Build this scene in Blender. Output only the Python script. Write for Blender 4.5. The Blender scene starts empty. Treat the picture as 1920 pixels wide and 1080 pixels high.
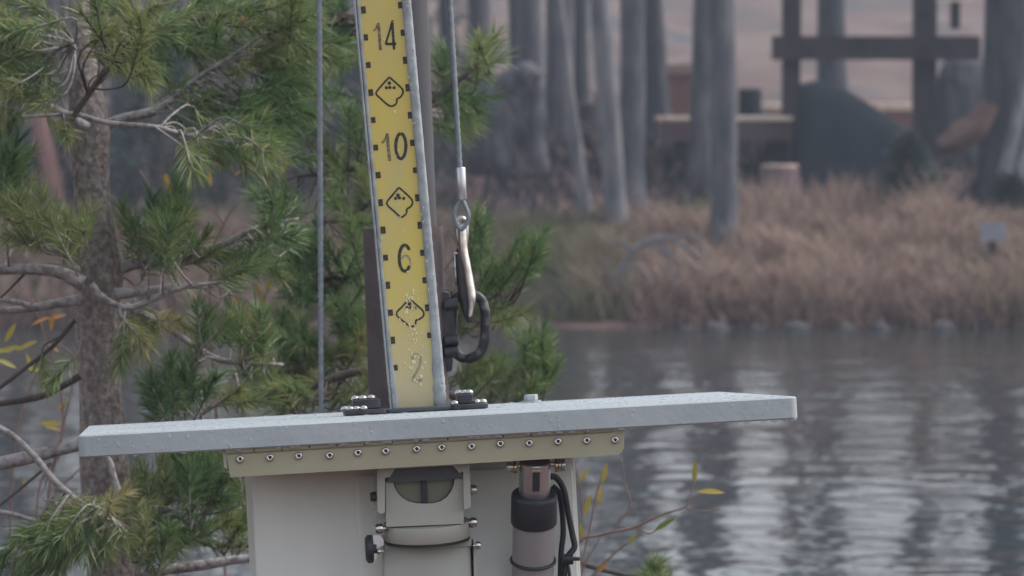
import bpy, math, random
import numpy as np
from mathutils import Vector, Matrix, noise as mnoise

random.seed(7); rng = np.random.default_rng(7)
scene = bpy.context.scene
COL = scene.collection
R = math.radians

# ------------------------------------------------------------------ camera
F = 8110.0                       # focal length in photograph pixels (1920 wide)
CAM_Z, HOR = 1.134, 150.0        # eye height above the water, image row of the horizon
TH = math.atan((540 - HOR) / F)
cam_d = bpy.data.cameras.new('camera'); cam = bpy.data.objects.new('camera', cam_d); COL.objects.link(cam)
cam_d.sensor_width = 36.0; cam_d.lens = 36.0 * F / 1920.0
cam_d.clip_start = 0.1; cam_d.clip_end = 2000
cam.location = (0, 0, CAM_Z); cam.rotation_euler = (R(90) - TH, 0, 0)
cam_d.dof.use_dof = True; cam_d.dof.focus_distance = 4.1; cam_d.dof.aperture_fstop = 16.0
scene.camera = cam
scene.render.resolution_x, scene.render.resolution_y = 1024, 576

# ------------------------------------------------------------------ sky, sun, exposure
SUN_EL, SUN_AZ = 48.0, 80.0     # azimuth clockwise from +Y; high, to the right
world = bpy.data.worlds.new('World'); scene.world = world; world.use_nodes = True
wn, wl = world.node_tree.nodes, world.node_tree.links
bg = wn['Background']
sky = wn.new('ShaderNodeTexSky'); sky.sky_type = 'NISHITA'; sky.sun_disc = False
sky.sun_elevation = R(SUN_EL); sky.sun_rotation = R(SUN_AZ); sky.air_density = 1.6; sky.dust_density = 3.0; sky.ozone_density = 1.0
hs = wn.new('ShaderNodeHueSaturation'); hs.inputs['Saturation'].default_value = 0.34
wb = wn.new('ShaderNodeMix'); wb.data_type = 'RGBA'; wb.blend_type = 'MULTIPLY'; wb.inputs[0].default_value = 1; wb.inputs[7].default_value = (.985, .98, 1.02, 1)   # cool overcast balance
wl.new(sky.outputs[0], hs.inputs['Color']); wl.new(hs.outputs[0], wb.inputs[6]); wl.new(wb.outputs[2], bg.inputs[0]); bg.inputs[1].default_value = 0.15
sun_d = bpy.data.lights.new('sun', 'SUN'); sun = bpy.data.objects.new('sun', sun_d); COL.objects.link(sun)
sun_d.energy = 1.0; sun_d.angle = R(35); sun_d.color = (1.0, 0.96, 0.92)
sd = Vector((math.sin(R(SUN_AZ)) * math.cos(R(SUN_EL)), math.cos(R(SUN_AZ)) * math.cos(R(SUN_EL)), math.sin(R(SUN_EL))))
sun.rotation_euler = sd.to_track_quat('Z', 'Y').to_euler(); sun.location = sd * 40
vs = scene.view_settings
vs.view_transform = 'Standard'; vs.look = 'None'; vs.exposure = 0.76; vs.gamma = 1.0; vs.use_curve_mapping = False
scene.cycles.max_bounces = 8; scene.cycles.transparent_max_bounces = 8; scene.cycles.volume_bounces = 1
scene.cycles.caustics_reflective = False; scene.cycles.caustics_refractive = False

# ------------------------------------------------------------------ frames: camera, board
CT, ST = math.cos(TH), math.sin(TH)
def c2w(v):                                    # (right, forward, up) of the camera -> world
    x, y, z = v
    return Vector((x, y * CT + z * ST, CAM_Z - y * ST + z * CT))
def ray(px, py): return Vector(((px - 960) / F, 1.0, (540 - py) / F))
def C(px, py, d): return c2w(ray(px, py) * d)
CW = Matrix(((1, 0, 0, 0), (0, CT, ST, 0), (0, -ST, CT, CAM_Z), (0, 0, 0, 1)))
B0 = Vector((-.0663, 3.9844, -.1178))          # middle of the board's front top edge, camera frame
BR = (Matrix.Rotation(.0810, 3, 'Z') @ Matrix.Rotation(-.0159, 3, 'X') @ Matrix.Rotation(-.0517, 3, 'Y'))
BM = CW @ (Matrix.Translation(B0) @ BR.to_4x4())   # board frame -> world: u along the front edge, v away, w up
def FP(px, py, v):                             # the point of the plane v in the board frame that lies behind a pixel
    inv = BR.transposed(); o = inv @ (-B0); d = inv @ ray(px, py)
    p = o + d * ((v - o.y) / d.y)
    return Vector((p.x, v, p.z))
def FT(px, py, w):                             # the same for a plane of constant height w
    inv = BR.transposed(); o = inv @ (-B0); d = inv @ ray(px, py)
    p = o + d * ((w - o.z) / d.z)
    return Vector((p.x, p.y, w))

# ------------------------------------------------------------------ materials
def mat(name, col, rough=.6, metal=0.0, spec=.5, col2=None, nscale=20, ndetail=4, contrast=(.35, .65), bump=0, bscale=60, stretch=None,
        rvar=0, coat=0, tone=None, transmission=0, ior=1.45, translucent=0, wet=None):
    m = bpy.data.materials.new(name); m.use_nodes = True
    nt = m.node_tree; n, l = nt.nodes, nt.links
    p = n['Principled BSDF']
    p.inputs['Base Color'].default_value = (*col, 1); p.inputs['Roughness'].default_value = rough
    p.inputs['Metallic'].default_value = metal; p.inputs['Specular IOR Level'].default_value = spec
    p.inputs['IOR'].default_value = ior; p.inputs['Transmission Weight'].default_value = transmission
    if coat: p.inputs['Coat Weight'].default_value = coat; p.inputs['Coat Roughness'].default_value = .08
    tc = n.new('ShaderNodeTexCoord'); mp = n.new('ShaderNodeMapping')
    if stretch: mp.inputs['Scale'].default_value = stretch
    l.new(tc.outputs['Object'], mp.inputs['Vector'])
    out_col = None
    if col2 is not None:
        nz = n.new('ShaderNodeTexNoise'); nz.inputs['Scale'].default_value = nscale; nz.inputs['Detail'].default_value = ndetail
        l.new(mp.outputs[0], nz.inputs['Vector'])
        mr = n.new('ShaderNodeMapRange'); mr.inputs[1].default_value, mr.inputs[2].default_value = contrast
        l.new(nz.outputs['Fac'], mr.inputs[0])
        mx = n.new('ShaderNodeMix'); mx.data_type = 'RGBA'
        mx.inputs[6].default_value = (*col, 1); mx.inputs[7].default_value = (*col2, 1)
        l.new(mr.outputs[0], mx.inputs[0]); out_col = mx.outputs[2]
        if rvar:
            mr2 = n.new('ShaderNodeMapRange'); mr2.inputs[3].default_value = rough; mr2.inputs[4].default_value = rough + rvar
            l.new(nz.outputs['Fac'], mr2.inputs[0]); l.new(mr2.outputs[0], p.inputs['Roughness'])
    if tone is not None:                       # per-piece tone stored on the mesh
        at = n.new('ShaderNodeAttribute'); at.attribute_name = 'tone'
        cr = n.new('ShaderNodeValToRGB'); e = cr.color_ramp.elements
        e[0].position, e[0].color = tone[0][0], (*tone[0][1], 1)
        e[1].position, e[1].color = tone[-1][0], (*tone[-1][1], 1)
        for pos, c in tone[1:-1]:
            x = e.new(pos); x.color = (*c, 1)
        l.new(at.outputs['Fac'], cr.inputs[0]); out_col = cr.outputs[0]
    if out_col is not None: l.new(out_col, p.inputs['Base Color'])
    if bump:
        bz = n.new('ShaderNodeTexNoise'); bz.inputs['Scale'].default_value = bscale; bz.inputs['Detail'].default_value = 5
        l.new(mp.outputs[0], bz.inputs['Vector'])
        bp = n.new('ShaderNodeBump'); bp.inputs['Strength'].default_value = 1.0; bp.inputs['Distance'].default_value = bump
        l.new(bz.outputs['Fac'], bp.inputs['Height']); l.new(bp.outputs[0], p.inputs['Normal'])
    if translucent:
        tr = n.new('ShaderNodeBsdfTranslucent'); ms = n.new('ShaderNodeMixShader'); ms.inputs[0].default_value = translucent
        if out_col is not None: l.new(out_col, tr.inputs[0])
        else: tr.inputs[0].default_value = (*col, 1)
        l.new(p.outputs[0], ms.inputs[1]); l.new(tr.outputs[0], ms.inputs[2])
        l.new(ms.outputs[0], n['Material Output'].inputs['Surface'])
    return m

M = {}
M['board'] = mat('board_paint', (.38, .42, .435), .38, col2=(.325, .362, .378), nscale=9, bump=.0006, bscale=90, rvar=.2)
M['beige'] = mat('beige_paint', (.345, .325, .225), .45, col2=(.305, .285, .195), nscale=14, bump=.0001, bscale=300)
M['cabinet'] = mat('cabinet_paint', (.73, .75, .70), .4, col2=(.65, .67, .62), nscale=5, stretch=(3, 1, .5))
M['housing'] = mat('housing_paint', (.40, .405, .355), .38, col2=(.355, .36, .31), nscale=16)
M['olive'] = mat('olive_lens', (.22, .225, .155), .25, col2=(.19, .195, .13), nscale=30)
M['black'] = mat('black_rubber', (.018, .021, .026), .5, col2=(.028, .032, .038), nscale=40)
M['blackmetal'] = mat('black_steel', (.025, .027, .032), .35, metal=.3, col2=(.055, .055, .06), nscale=60)
M['chrome'] = mat('chrome', (.62, .60, .58), .18, metal=1.0, col2=(.45, .43, .41), nscale=80)
M['brass'] = mat('brass', (.62, .52, .27), .25, metal=1.0, col2=(.5, .42, .22), nscale=80)
M['zinc'] = mat('zinc_steel', (.60, .59, .60), .28, metal=.9, col2=(.48, .47, .48), nscale=25, stretch=(1, 1, .1))
M['grey_tube'] = mat('grey_tube_paint', (.27, .26, .265), .38, col2=(.25, .24, .245), nscale=20)
M['wire'] = mat('galvanised_wire', (.21, .235, .255), .45, metal=.35, col2=(.15, .17, .19), nscale=120)
M['rustpipe'] = mat('rusty_pipe', (.045, .033, .034), .7, col2=(.075, .05, .045), nscale=30, bump=.0006, bscale=140)
M['darkpole'] = mat('dark_pole', (.055, .055, .06), .6, col2=(.08, .075, .078), nscale=22, stretch=(1, 1, .15))
M['alu'] = mat('worn_aluminium', (.36, .385, .395), .38, metal=.35, col2=(.23, .25, .26), nscale=55, bump=.0008, bscale=120, rvar=.25)
M['yellow'] = mat('yellow_scale_tape', (.47, .35, .075), .42, col2=(.42, .335, .11), nscale=26, stretch=(1, 1, .35), rvar=.2)
def drop_material(col=(.55, .59, .61, 1)):
    m = bpy.data.materials.new('water_drop'); m.use_nodes = True; p = m.node_tree.nodes['Principled BSDF']
    p.inputs['Base Color'].default_value = col; p.inputs['Roughness'].default_value = .03; p.inputs['IOR'].default_value = 1.45
    p.inputs['Alpha'].default_value = .34; return m
M['drop'] = drop_material(); M['tape_drop_glint'] = drop_material((.85, .78, .5, 1)); M['tape_drop_glint'].node_tree.nodes['Principled BSDF'].inputs['Alpha'].default_value = .65  # pale yellow of the tape's drops paints their bright glints
M['ice'] = mat('wet_frost', (.55, .57, .58), .25, col2=(.38, .38, .33), nscale=60, transmission=.55, ior=1.31, bump=.001, bscale=160)
M['bark'] = mat('pine_bark', (.155, .125, .115), .85, col2=(.32, .285, .265), nscale=150, ndetail=5, stretch=(1, 1, .75), contrast=(.40, .68), bump=.006, bscale=130)
M['twigbark'] = mat('pale_branch_bark', (.33, .31, .305), .75, col2=(.16, .135, .125), nscale=130, ndetail=5, contrast=(.42, .66), bump=.003, bscale=150)
M['darkbark'] = mat('dark_branch_bark', (.085, .062, .05), .8, col2=(.055, .042, .038), nscale=45, bump=.0015, bscale=90)
M['needle'] = mat('pine_needle', (.06, .09, .04), .42, tone=[(0, (.055, .115, .048)), (.35, (.105, .185, .062)), (.62, (.19, .235, .08)), (.85, (.31, .30, .13)), (1, (.47, .39, .2))], translucent=.35)
M['cone'] = mat('rusty_cone', (.28, .09, .055), .7, col2=(.18, .06, .04), nscale=90)
M['redtwig'] = mat('red_willow_bark', (.15, .085, .07), .6, col2=(.22, .14, .115), nscale=40)
M['leaf'] = mat('willow_leaf', (.3, .25, .05), .45, tone=[(0, (.12, .17, .035)), (.45, (.36, .30, .045)), (.8, (.42, .25, .04)), (1, (.36, .15, .05))], translucent=.35)
M['trunk'] = mat('lodgepole_bark', (.042, .047, .06), .85, col2=(.125, .118, .128), nscale=16, stretch=(1, 1, .25), bump=.02, bscale=14)
M['trunk_dark'] = mat('wet_dark_bark', (.032, .037, .048), .85, spec=.2, col2=(.07, .07, .08), nscale=16, stretch=(1, 1, .25), bump=.02, bscale=14)
M['trunk_light'] = mat('pale_bark', (.09, .094, .11), .85, col2=(.205, .195, .20), nscale=16, stretch=(1, 1, .25), bump=.015, bscale=14)
M['timber'] = mat('dark_timber', (.03, .025, .032), .7, spec=.2, col2=(.048, .036, .042), nscale=9)
M['bench'] = mat('wet_bench_timber', (.12, .07, .075), .3, col2=(.10, .055, .06), nscale=9)
M['paletop'] = mat('cut_timber_sky_sheen', (.75, .62, .50), .25, col2=(.62, .42, .30), nscale=12)  # pale cut wood; on bench tops the brightness paints their wet sky reflection
M['rustwood'] = mat('rust_brown_wood', (.22, .11, .085), .7, col2=(.17, .08, .07), nscale=8)
M['tarp'] = mat('dark_tarp', (.010, .015, .021), .9, spec=.1, col2=(.016, .021, .027), nscale=6)
M['stone'] = mat('wet_stone', (.10, .098, .10), .55, col2=(.055, .05, .05), nscale=12, bump=.01, bscale=22)
M['signgrey'] = mat('grey_sign_plate', (.26, .26, .31), .5, col2=(.21, .21, .25), nscale=12)
M['reed'] = mat('dry_reed', (.3, .2, .15), .7, tone=[(0, (.10, .062, .055)), (.4, (.265, .178, .145)), (.75, (.40, .29, .225)), (1, (.52, .41, .31))], translucent=.3)
M['sedge'] = mat('green_sedge', (.15, .15, .07), .7, tone=[(0, (.055, .07, .04)), (.5, (.15, .145, .075)), (1, (.26, .215, .12))], translucent=.3)
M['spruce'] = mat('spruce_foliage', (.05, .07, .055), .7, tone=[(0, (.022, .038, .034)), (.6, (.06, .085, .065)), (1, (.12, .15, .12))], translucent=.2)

# ------------------------------------------------------------------ mesh building
ORG = {}
class MB:
    def __init__(s): s.v = []; s.f = []; s.t = []; s.tone = 0.5
    def add(s, vs_, fs):
        b = len(s.v); s.v.extend([tuple(x) for x in vs_]); s.f.extend([tuple(b + i for i in f) for f in fs]); s.t.extend([s.tone] * len(vs_))
    def box(s, lo, hi, M_=None):
        x0, y0, z0 = lo; x1, y1, z1 = hi
        vs_ = [Vector(p) for p in ((x0,y0,z0),(x1,y0,z0),(x1,y1,z0),(x0,y1,z0),(x0,y0,z1),(x1,y0,z1),(x1,y1,z1),(x0,y1,z1))]
        if M_ is not None: vs_ = [M_ @ p for p in vs_]
        s.add(vs_, [(0,3,2,1),(4,5,6,7),(0,1,5,4),(1,2,6,5),(2,3,7,6),(3,0,4,7)])
    def tube(s, pts, rad, n=8, caps=True, lobes=0, twist=0, jitter=0):
        pts = [Vector(p) for p in pts]; k = len(pts)
        if not hasattr(rad, '__len__'): rad = [rad] * k
        t0 = (pts[1] - pts[0]).normalized()
        a = t0.orthogonal().normalized(); rows = []; ln = 0
        for i in range(k):
            t = (pts[min(i+1, k-1)] - pts[max(i-1, 0)]).normalized()
            a = (a - t * a.dot(t)).normalized(); b = t.cross(a)
            if i: ln += (pts[i] - pts[i-1]).length
            row = []
            for j in range(n):
                an = 2 * math.pi * j / n; r = rad[i]
                if lobes: r *= 1 + .13 * math.cos(lobes * an)
                if jitter: r *= 1 + jitter * mnoise.noise((pts[i] + a * math.cos(an) * r + b * math.sin(an) * r) * 9.0)
                an += twist * ln
                row.append(pts[i] + a * (math.cos(an) * r) + b * (math.sin(an) * r))
            rows.append(row)
        fs = []
        for i in range(k - 1):
            for j in range(n):
                fs.append((i*n+j, i*n+(j+1) % n, (i+1)*n+(j+1) % n, (i+1)*n+j))
        if caps: fs.append(tuple(reversed(range(n)))); fs.append(tuple((k-1)*n+j for j in range(n)))
        s.add([p for r_ in rows for p in r_], fs)
    def prism(s, poly, M_, lo, hi, bevel=0):
        """outline poly of (a, b) extruded along the third axis lo..hi; M_ maps (a, b, c) to the world; bevel rounds both rims"""
        n = len(poly); cx = sum(p[0] for p in poly) / n; cy = sum(p[1] for p in poly) / n
        rings = []
        lv = [(lo, 0)] + ([(lo + bevel, 1), (hi - bevel, 1)] if bevel else []) + [(hi, 0)] if bevel else [(lo, 1), (hi, 1)]
        for c, full in lv:
            ring = []
            for i, (a, b) in enumerate(poly):
                if not full:
                    d = Vector((a - cx, b - cy)); L = d.length or 1
                    # inset along the two axes rather than radially, so that long outlines keep their shape
                    a = a - math.copysign(min(bevel, abs(d.x)), d.x); b = b - math.copysign(min(bevel, abs(d.y)), d.y)
                ring.append(M_ @ Vector((a, b, c)))
            rings.append(ring)
        fs = []
        for k in range(len(rings) - 1):
            for j in range(n): fs.append((k*n+j, k*n+(j+1) % n, (k+1)*n+(j+1) % n, (k+1)*n+j))
        fs.append(tuple(reversed(range(n)))); fs.append(tuple((len(rings)-1)*n+j for j in range(n)))
        s.add([p for r_ in rings for p in r_], fs)
    def lathe(s, prof, M_, n=14, caps=True):
        """profile of (radius, height) turned about the local Z of M_"""
        vs_ = []; fs = []; k = len(prof)
        for r, h in prof:
            for j in range(n):
                an = 2 * math.pi * j / n; vs_.append(M_ @ Vector((r * math.cos(an), r * math.sin(an), h)))
        for i in range(k - 1):
            for j in range(n): fs.append((i*n+j, i*n+(j+1) % n, (i+1)*n+(j+1) % n, (i+1)*n+j))
        if caps: fs.append(tuple(reversed(range(n)))); fs.append(tuple((k-1)*n+j for j in range(n)))
        s.add(vs_, fs)
    def mesh(s, name, smooth=False, org=Vector()):
        me = bpy.data.meshes.new(name)
        me.from_pydata([(x - org.x, y - org.y, z - org.z) for x, y, z in s.v], [], s.f); me.update()
        if smooth:
            me.polygons.foreach_set('use_smooth', [True] * len(me.polygons))
        at = me.attributes.new('tone', 'FLOAT', 'POINT'); at.data.foreach_set('value', s.t)
        return me
    def build(s, name, m, parent=None, smooth=False, angle=None, org=None, flip=True):
        o_ = ORG[parent.name] if parent is not None else (org or Vector())
        me = s.mesh(name, smooth, o_); me.materials.append(m)
        if flip: fix(me)
        if smooth and angle is not None: sharp(me, angle)
        o = bpy.data.objects.new(name, me); COL.objects.link(o)
        if parent is not None: o.parent = parent
        else: o.location = o_
        ORG[o.name] = o_
        return o
import bmesh
def fix(me):
    bm = bmesh.new(); bm.from_mesh(me); bmesh.ops.recalc_face_normals(bm, faces=bm.faces[:]); bm.to_mesh(me); bm.free()
def sharp(me, deg):
    bm = bmesh.new(); bm.from_mesh(me)
    for e in bm.edges:
        if len(e.link_faces) == 2 and e.calc_face_angle(0) > R(deg): e.smooth = False
    bm.to_mesh(me); bm.free()
def tag(o, label, cat, group=None, kind=None):
    if label: o['label'] = label
    if cat: o['category'] = cat
    if group: o['group'] = group
    if kind: o['kind'] = kind
    return o
def thing(name, loc, label, cat, group=None):
    o = bpy.data.objects.new(name, None); COL.objects.link(o); o.location = loc; o.empty_display_size = .05
    ORG[o.name] = Vector(loc); return tag(o, label, cat, group)
def inst(name, me, parent, mw):
    """a piece that shares its mesh: mw places the mesh in the world"""
    o = bpy.data.objects.new(name, me); COL.objects.link(o); o.parent = parent
    o.matrix_basis = Matrix.Translation(-ORG[parent.name]) @ mw; ORG[o.name] = ORG[parent.name]; return o
def numpy_mesh(name, V, Fq, Ft, tone, m, parent=None, org=Vector(), smooth=False):
    o_ = ORG[parent.name] if parent is not None else org
    me = bpy.data.meshes.new(name)
    V = np.asarray(V, np.float32) - np.array(o_, np.float32)
    nq, nt_ = len(Fq), len(Ft)
    me.vertices.add(len(V)); me.vertices.foreach_set('co', V.ravel())
    me.loops.add(nq * 4 + nt_ * 3); me.polygons.add(nq + nt_)
    idx = np.concatenate([np.asarray(Fq, np.int32).ravel(), np.asarray(Ft, np.int32).ravel()])
    me.loops.foreach_set('vertex_index', idx.astype(np.int32))
    st = np.concatenate([np.arange(nq) * 4, nq * 4 + np.arange(nt_) * 3]).astype(np.int32)
    me.polygons.foreach_set('loop_start', st)
    if smooth: me.polygons.foreach_set('use_smooth', np.ones(nq + nt_, bool))
    me.update(calc_edges=True); me.validate()
    at = me.attributes.new('tone', 'FLOAT', 'POINT'); at.data.foreach_set('value', np.asarray(tone, np.float32))
    me.materials.append(m)
    o = bpy.data.objects.new(name, me); COL.objects.link(o)
    if parent is not None: o.parent = parent
    else: o.location = o_
    ORG[o.name] = o_
    return o
def spline(pts, n):
    """Catmull-Rom through pts (lists of numbers of any length)"""
    P = [np.array(p, float) for p in pts]; P = [2 * P[0] - P[1]] + P + [2 * P[-1] - P[-2]]; out = []
    m_ = len(P) - 3
    for i in range(m_):
        for j in range(n):
            t = j / n; a, b, c, d = P[i:i+4]
            out.append(.5 * (2*b + (c-a)*t + (2*a-5*b+4*c-d)*t*t + (3*b-a-3*c+d)*t**3))
    out.append(P[-2]); return out

# ------------------------------------------------------------------ terrain, water
PROF = [(-40, .45), (0, .36), (5.6, .30), (6.4, .16), (7.0, .02), (8.0, -.4), (11, -.6), (17, -.6), (19.3, -.2), (20.0, .02), (20.5, .14), (21.2, .28), (24, .62), (27, .74), (34, 1.0), (46, 1.55), (62, 2.45), (80, 3.6), (100, 4.4), (150, 4.8), (240, 5)]
def ground_z(x, y):
    z = float(np.interp(y, [p[0] for p in PROF], [p[1] for p in PROF]))
    a = .02 if y < 30 else .12
    return z + a * mnoise.noise(Vector((x * .35, y * .35, 0))) + (.5 * mnoise.noise(Vector((x * .05, y * .04, 3))) if y > 60 else 0)
xs = sorted(set([round(v, 2) for v in np.concatenate([np.linspace(-150, -8, 30), np.linspace(-8, 8, 80), np.linspace(8, 150, 30)])]))
ys = sorted(set([round(v, 2) for v in np.concatenate([np.linspace(-40, 4, 14), np.linspace(4, 12, 26), np.linspace(12, 19, 8), np.linspace(19, 34, 90), np.linspace(34, 110, 60), np.linspace(110, 240, 12)])]))
gv = []; gt = []
for y in ys:
    for x in xs:
        sh = .25 * mnoise.noise(Vector((x * .5, 1.7, 0))) if 17 < y < 23 else 0
        gv.append((x, y, ground_z(x, y + sh)))
nx = len(xs); gq = [(j*nx+i, j*nx+i+1, (j+1)*nx+i+1, (j+1)*nx+i) for j in range(len(ys)-1) for i in range(nx-1)]
gm = bpy.data.materials.new('forest_floor'); gm.use_nodes = True
n, l = gm.node_tree.nodes, gm.node_tree.links; p = n['Principled BSDF']; p.inputs['Roughness'].default_value = .85
tc = n.new('ShaderNodeTexCoord')
def nz(scale, detail, vec=None, st=None):
    q = n.new('ShaderNodeTexNoise'); q.inputs['Scale'].default_value = scale; q.inputs['Detail'].default_value = detail
    if st:
        mp = n.new('ShaderNodeMapping'); mp.inputs['Scale'].default_value = st; l.new(tc.outputs['Object'], mp.inputs[0]); l.new(mp.outputs[0], q.inputs['Vector'])
    else: l.new(tc.outputs['Object'], q.inputs['Vector'])
    return q
def ramp(src, stops):
    cr = n.new('ShaderNodeValToRGB'); e = cr.color_ramp.elements
    e[0].position, e[0].color = stops[0][0], (*stops[0][1], 1); e[1].position, e[1].color = stops[-1][0], (*stops[-1][1], 1)
    for pos, c in stops[1:-1]: x = e.new(pos); x.color = (*c, 1)
    l.new(src, cr.inputs[0]); return cr.outputs[0]
def mixc(fac, a, b):
    mx = n.new('ShaderNodeMix'); mx.data_type = 'RGBA'; l.new(fac, mx.inputs[0]); l.new(a, mx.inputs[6]); l.new(b, mx.inputs[7]); return mx.outputs[2]
duff = ramp(nz(2.2, 6).outputs['Fac'], [(.32, (.03, .022, .024)), (.5, (.095, .047, .042)), (.68, (.15, .09, .075))])
field = ramp(nz(.8, 8, st=(1, .22, 1)).outputs['Fac'], [(.33, (.022, .022, .019)), (.41, (.05, .046, .03)), (.47, (.08, .04, .03)), (.53, (.105, .058, .044)), (.60, (.13, .088, .064)), (.68, (.045, .038, .038))])
sx = n.new('ShaderNodeSeparateXYZ'); l.new(tc.outputs['Object'], sx.inputs[0])
mr = n.new('ShaderNodeMapRange'); mr.inputs[1].default_value, mr.inputs[2].default_value = 29, 37; l.new(sx.outputs['Y'], mr.inputs[0])
l.new(mixc(mr.outputs[0], duff, field), p.inputs['Base Color'])
bp = n.new('ShaderNodeBump'); bp.inputs['Distance'].default_value = .06; l.new(nz(9, 6).outputs['Fac'], bp.inputs['Height']); l.new(bp.outputs[0], p.inputs['Normal'])
ground = numpy_mesh('ground', gv, gq, np.zeros((0, 3), int), [.5] * len(gv), gm, smooth=True); ground['kind'] = 'structure'

wm = bpy.data.materials.new('lake_water'); wm.use_nodes = True
n, l = wm.node_tree.nodes, wm.node_tree.links; p = n['Principled BSDF']
p.inputs['Base Color'].default_value = (.022, .030, .032, 1); p.inputs['Roughness'].default_value = .09; p.inputs['IOR'].default_value = 1.333
tc = n.new('ShaderNodeTexCoord')
a1 = nz(3.6, 3, st=(.8, 1.0, 1)); a2 = nz(14, 2, st=(.5, 1.1, 1)); a3 = nz(.7, 2, st=(1, .5, 1))
ad = n.new('ShaderNodeMath'); ad.operation = 'MULTIPLY_ADD'; l.new(a2.outputs['Fac'], ad.inputs[0]); ad.inputs[1].default_value = .22; l.new(a1.outputs['Fac'], ad.inputs[2])
mm = n.new('ShaderNodeMath'); mm.operation = 'MULTIPLY'; l.new(ad.outputs[0], mm.inputs[0])
mr = n.new('ShaderNodeMapRange'); mr.inputs[1].default_value, mr.inputs[2].default_value, mr.inputs[3].default_value = .35, .65, .35
l.new(a3.outputs['Fac'], mr.inputs[0]); l.new(mr.outputs[0], mm.inputs[1])
bp = n.new('ShaderNodeBump'); bp.inputs['Distance'].default_value = .027; l.new(mm.outputs[0], bp.inputs['Height']); l.new(bp.outputs[0], p.inputs['Normal'])
mbw = MB(); mbw.add([(-149, 6.6, 0), (149, 6.6, 0), (149, 20.6, 0), (-149, 20.6, 0)], [(0, 1, 2, 3)])
water = mbw.build('lake_water', wm); water['kind'] = 'structure'

hz = MB(); hz.box((-152, -42, -2.0), (152, 242, 17))
hm = bpy.data.materials.new('haze_air'); hm.use_nodes = True; hn = hm.node_tree.nodes; hl = hm.node_tree.links
hn.remove(hn['Principled BSDF']); pv = hn.new('ShaderNodeVolumePrincipled')
pv.inputs['Color'].default_value = (.74, .84, 1, 1); pv.inputs['Density'].default_value = .0029; pv.inputs['Anisotropy'].default_value = .2
hl.new(pv.outputs[0], hn['Material Output'].inputs['Volume'])
haze = hz.build('haze', hm); haze['kind'] = 'stuff'

# ------------------------------------------------------------------ far trees
def crown_mesh(seed):
    r = np.random.default_rng(seed); n_ = 1500
    h = r.random(n_) ** .8; ang = r.random(n_) * 2 * np.pi; rad = (1 - h * .8) * 1.15 * np.sqrt(r.random(n_)) * (.6 + .4 * np.sin(h * 40) ** 2)
    c = np.stack([np.cos(ang) * rad, np.sin(ang) * rad, h * 4.2], 1)
    d = np.stack([np.cos(ang), np.sin(ang), r.normal(-.1, .35, n_)], 1); d /= np.linalg.norm(d, axis=1)[:, None]
    w = np.cross(d, r.normal(size=(n_, 3))); w /= np.linalg.norm(w, axis=1)[:, None]
    L = r.uniform(.12, .3, n_)[:, None]; W = r.uniform(.03, .07, n_)[:, None]
    V = np.stack([c - w*W, c + w*W, c + d*L + w*W*.5, c + d*L - w*W*.5], 1).reshape(-1, 3)
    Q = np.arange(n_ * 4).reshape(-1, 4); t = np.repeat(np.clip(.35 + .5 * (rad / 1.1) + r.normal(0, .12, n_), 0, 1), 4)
    return V, Q, t
CROWN = []
for s_ in range(3):
    V, Q, t = crown_mesh(50 + s_); o = numpy_mesh('crown', V, Q, np.zeros((0, 3), int), t, M['spruce'])
    CROWN.append(o.data); bpy.data.objects.remove(o)
def far_tree(px0, px1, pyb, w, d, label, m='trunk', hgt=None):
    """px0: where the trunk crosses the top row; px1, pyb: its foot; w: width in pixels"""
    b = C(px1, pyb, d); b.z = ground_z(b.x, b.y) - .03
    top = C(px0, 0, d); r0 = w / F * d / 2
    hgt = hgt or random.uniform(12.0, 14.0)
    lean = (top - b); lean = lean / max(lean.z, .3)
    root = thing('lodgepole_tree', b, label, 'tree', 'tall conifer trunks on the far bank')
    mb = MB(); k = 80; pts = []; rad = []
    for i in range(k):
        t = i / (k - 1); z = hgt * t
        lx = lean.x * min(z, 1.6) + (z - 1.6 if z > 1.6 else 0) * lean.x * .25
        pts.append(b + Vector((lx + .02 * math.sin(z * 1.7 + px0), .02 * math.cos(z * 1.3 + px1), z)))
        rad.append(r0 * (1 - .75 * t) * (1 + .8 * math.exp(-z / .10)) * (1 + .05 * mnoise.noise(Vector((z * 5, px0, 0)))))
    mb.tube(pts, rad, 12, jitter=.10); mb.build('trunk', M[m], root, True)
    c = inst('crown', random.choice(CROWN), root, Matrix.Translation(pts[-1] - Vector((0, 0, 3.7))) @ Matrix.Rotation(random.random() * 6, 4, 'Z'))
    for k_ in range(3):      # a few dead snags low on the trunk, above the picture
        pz = pts[20 + 7 * k_]; an = random.uniform(0, 6.28); sb = MB()
        sb.tube([pz, pz + Vector((math.cos(an) * .35, math.sin(an) * .35, -.05)), pz + Vector((math.cos(an) * .7, math.sin(an) * .7, -.18))], [.014, .01, .004], 5); sb.build('dead_branch', M[m], root)
    return root
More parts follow.
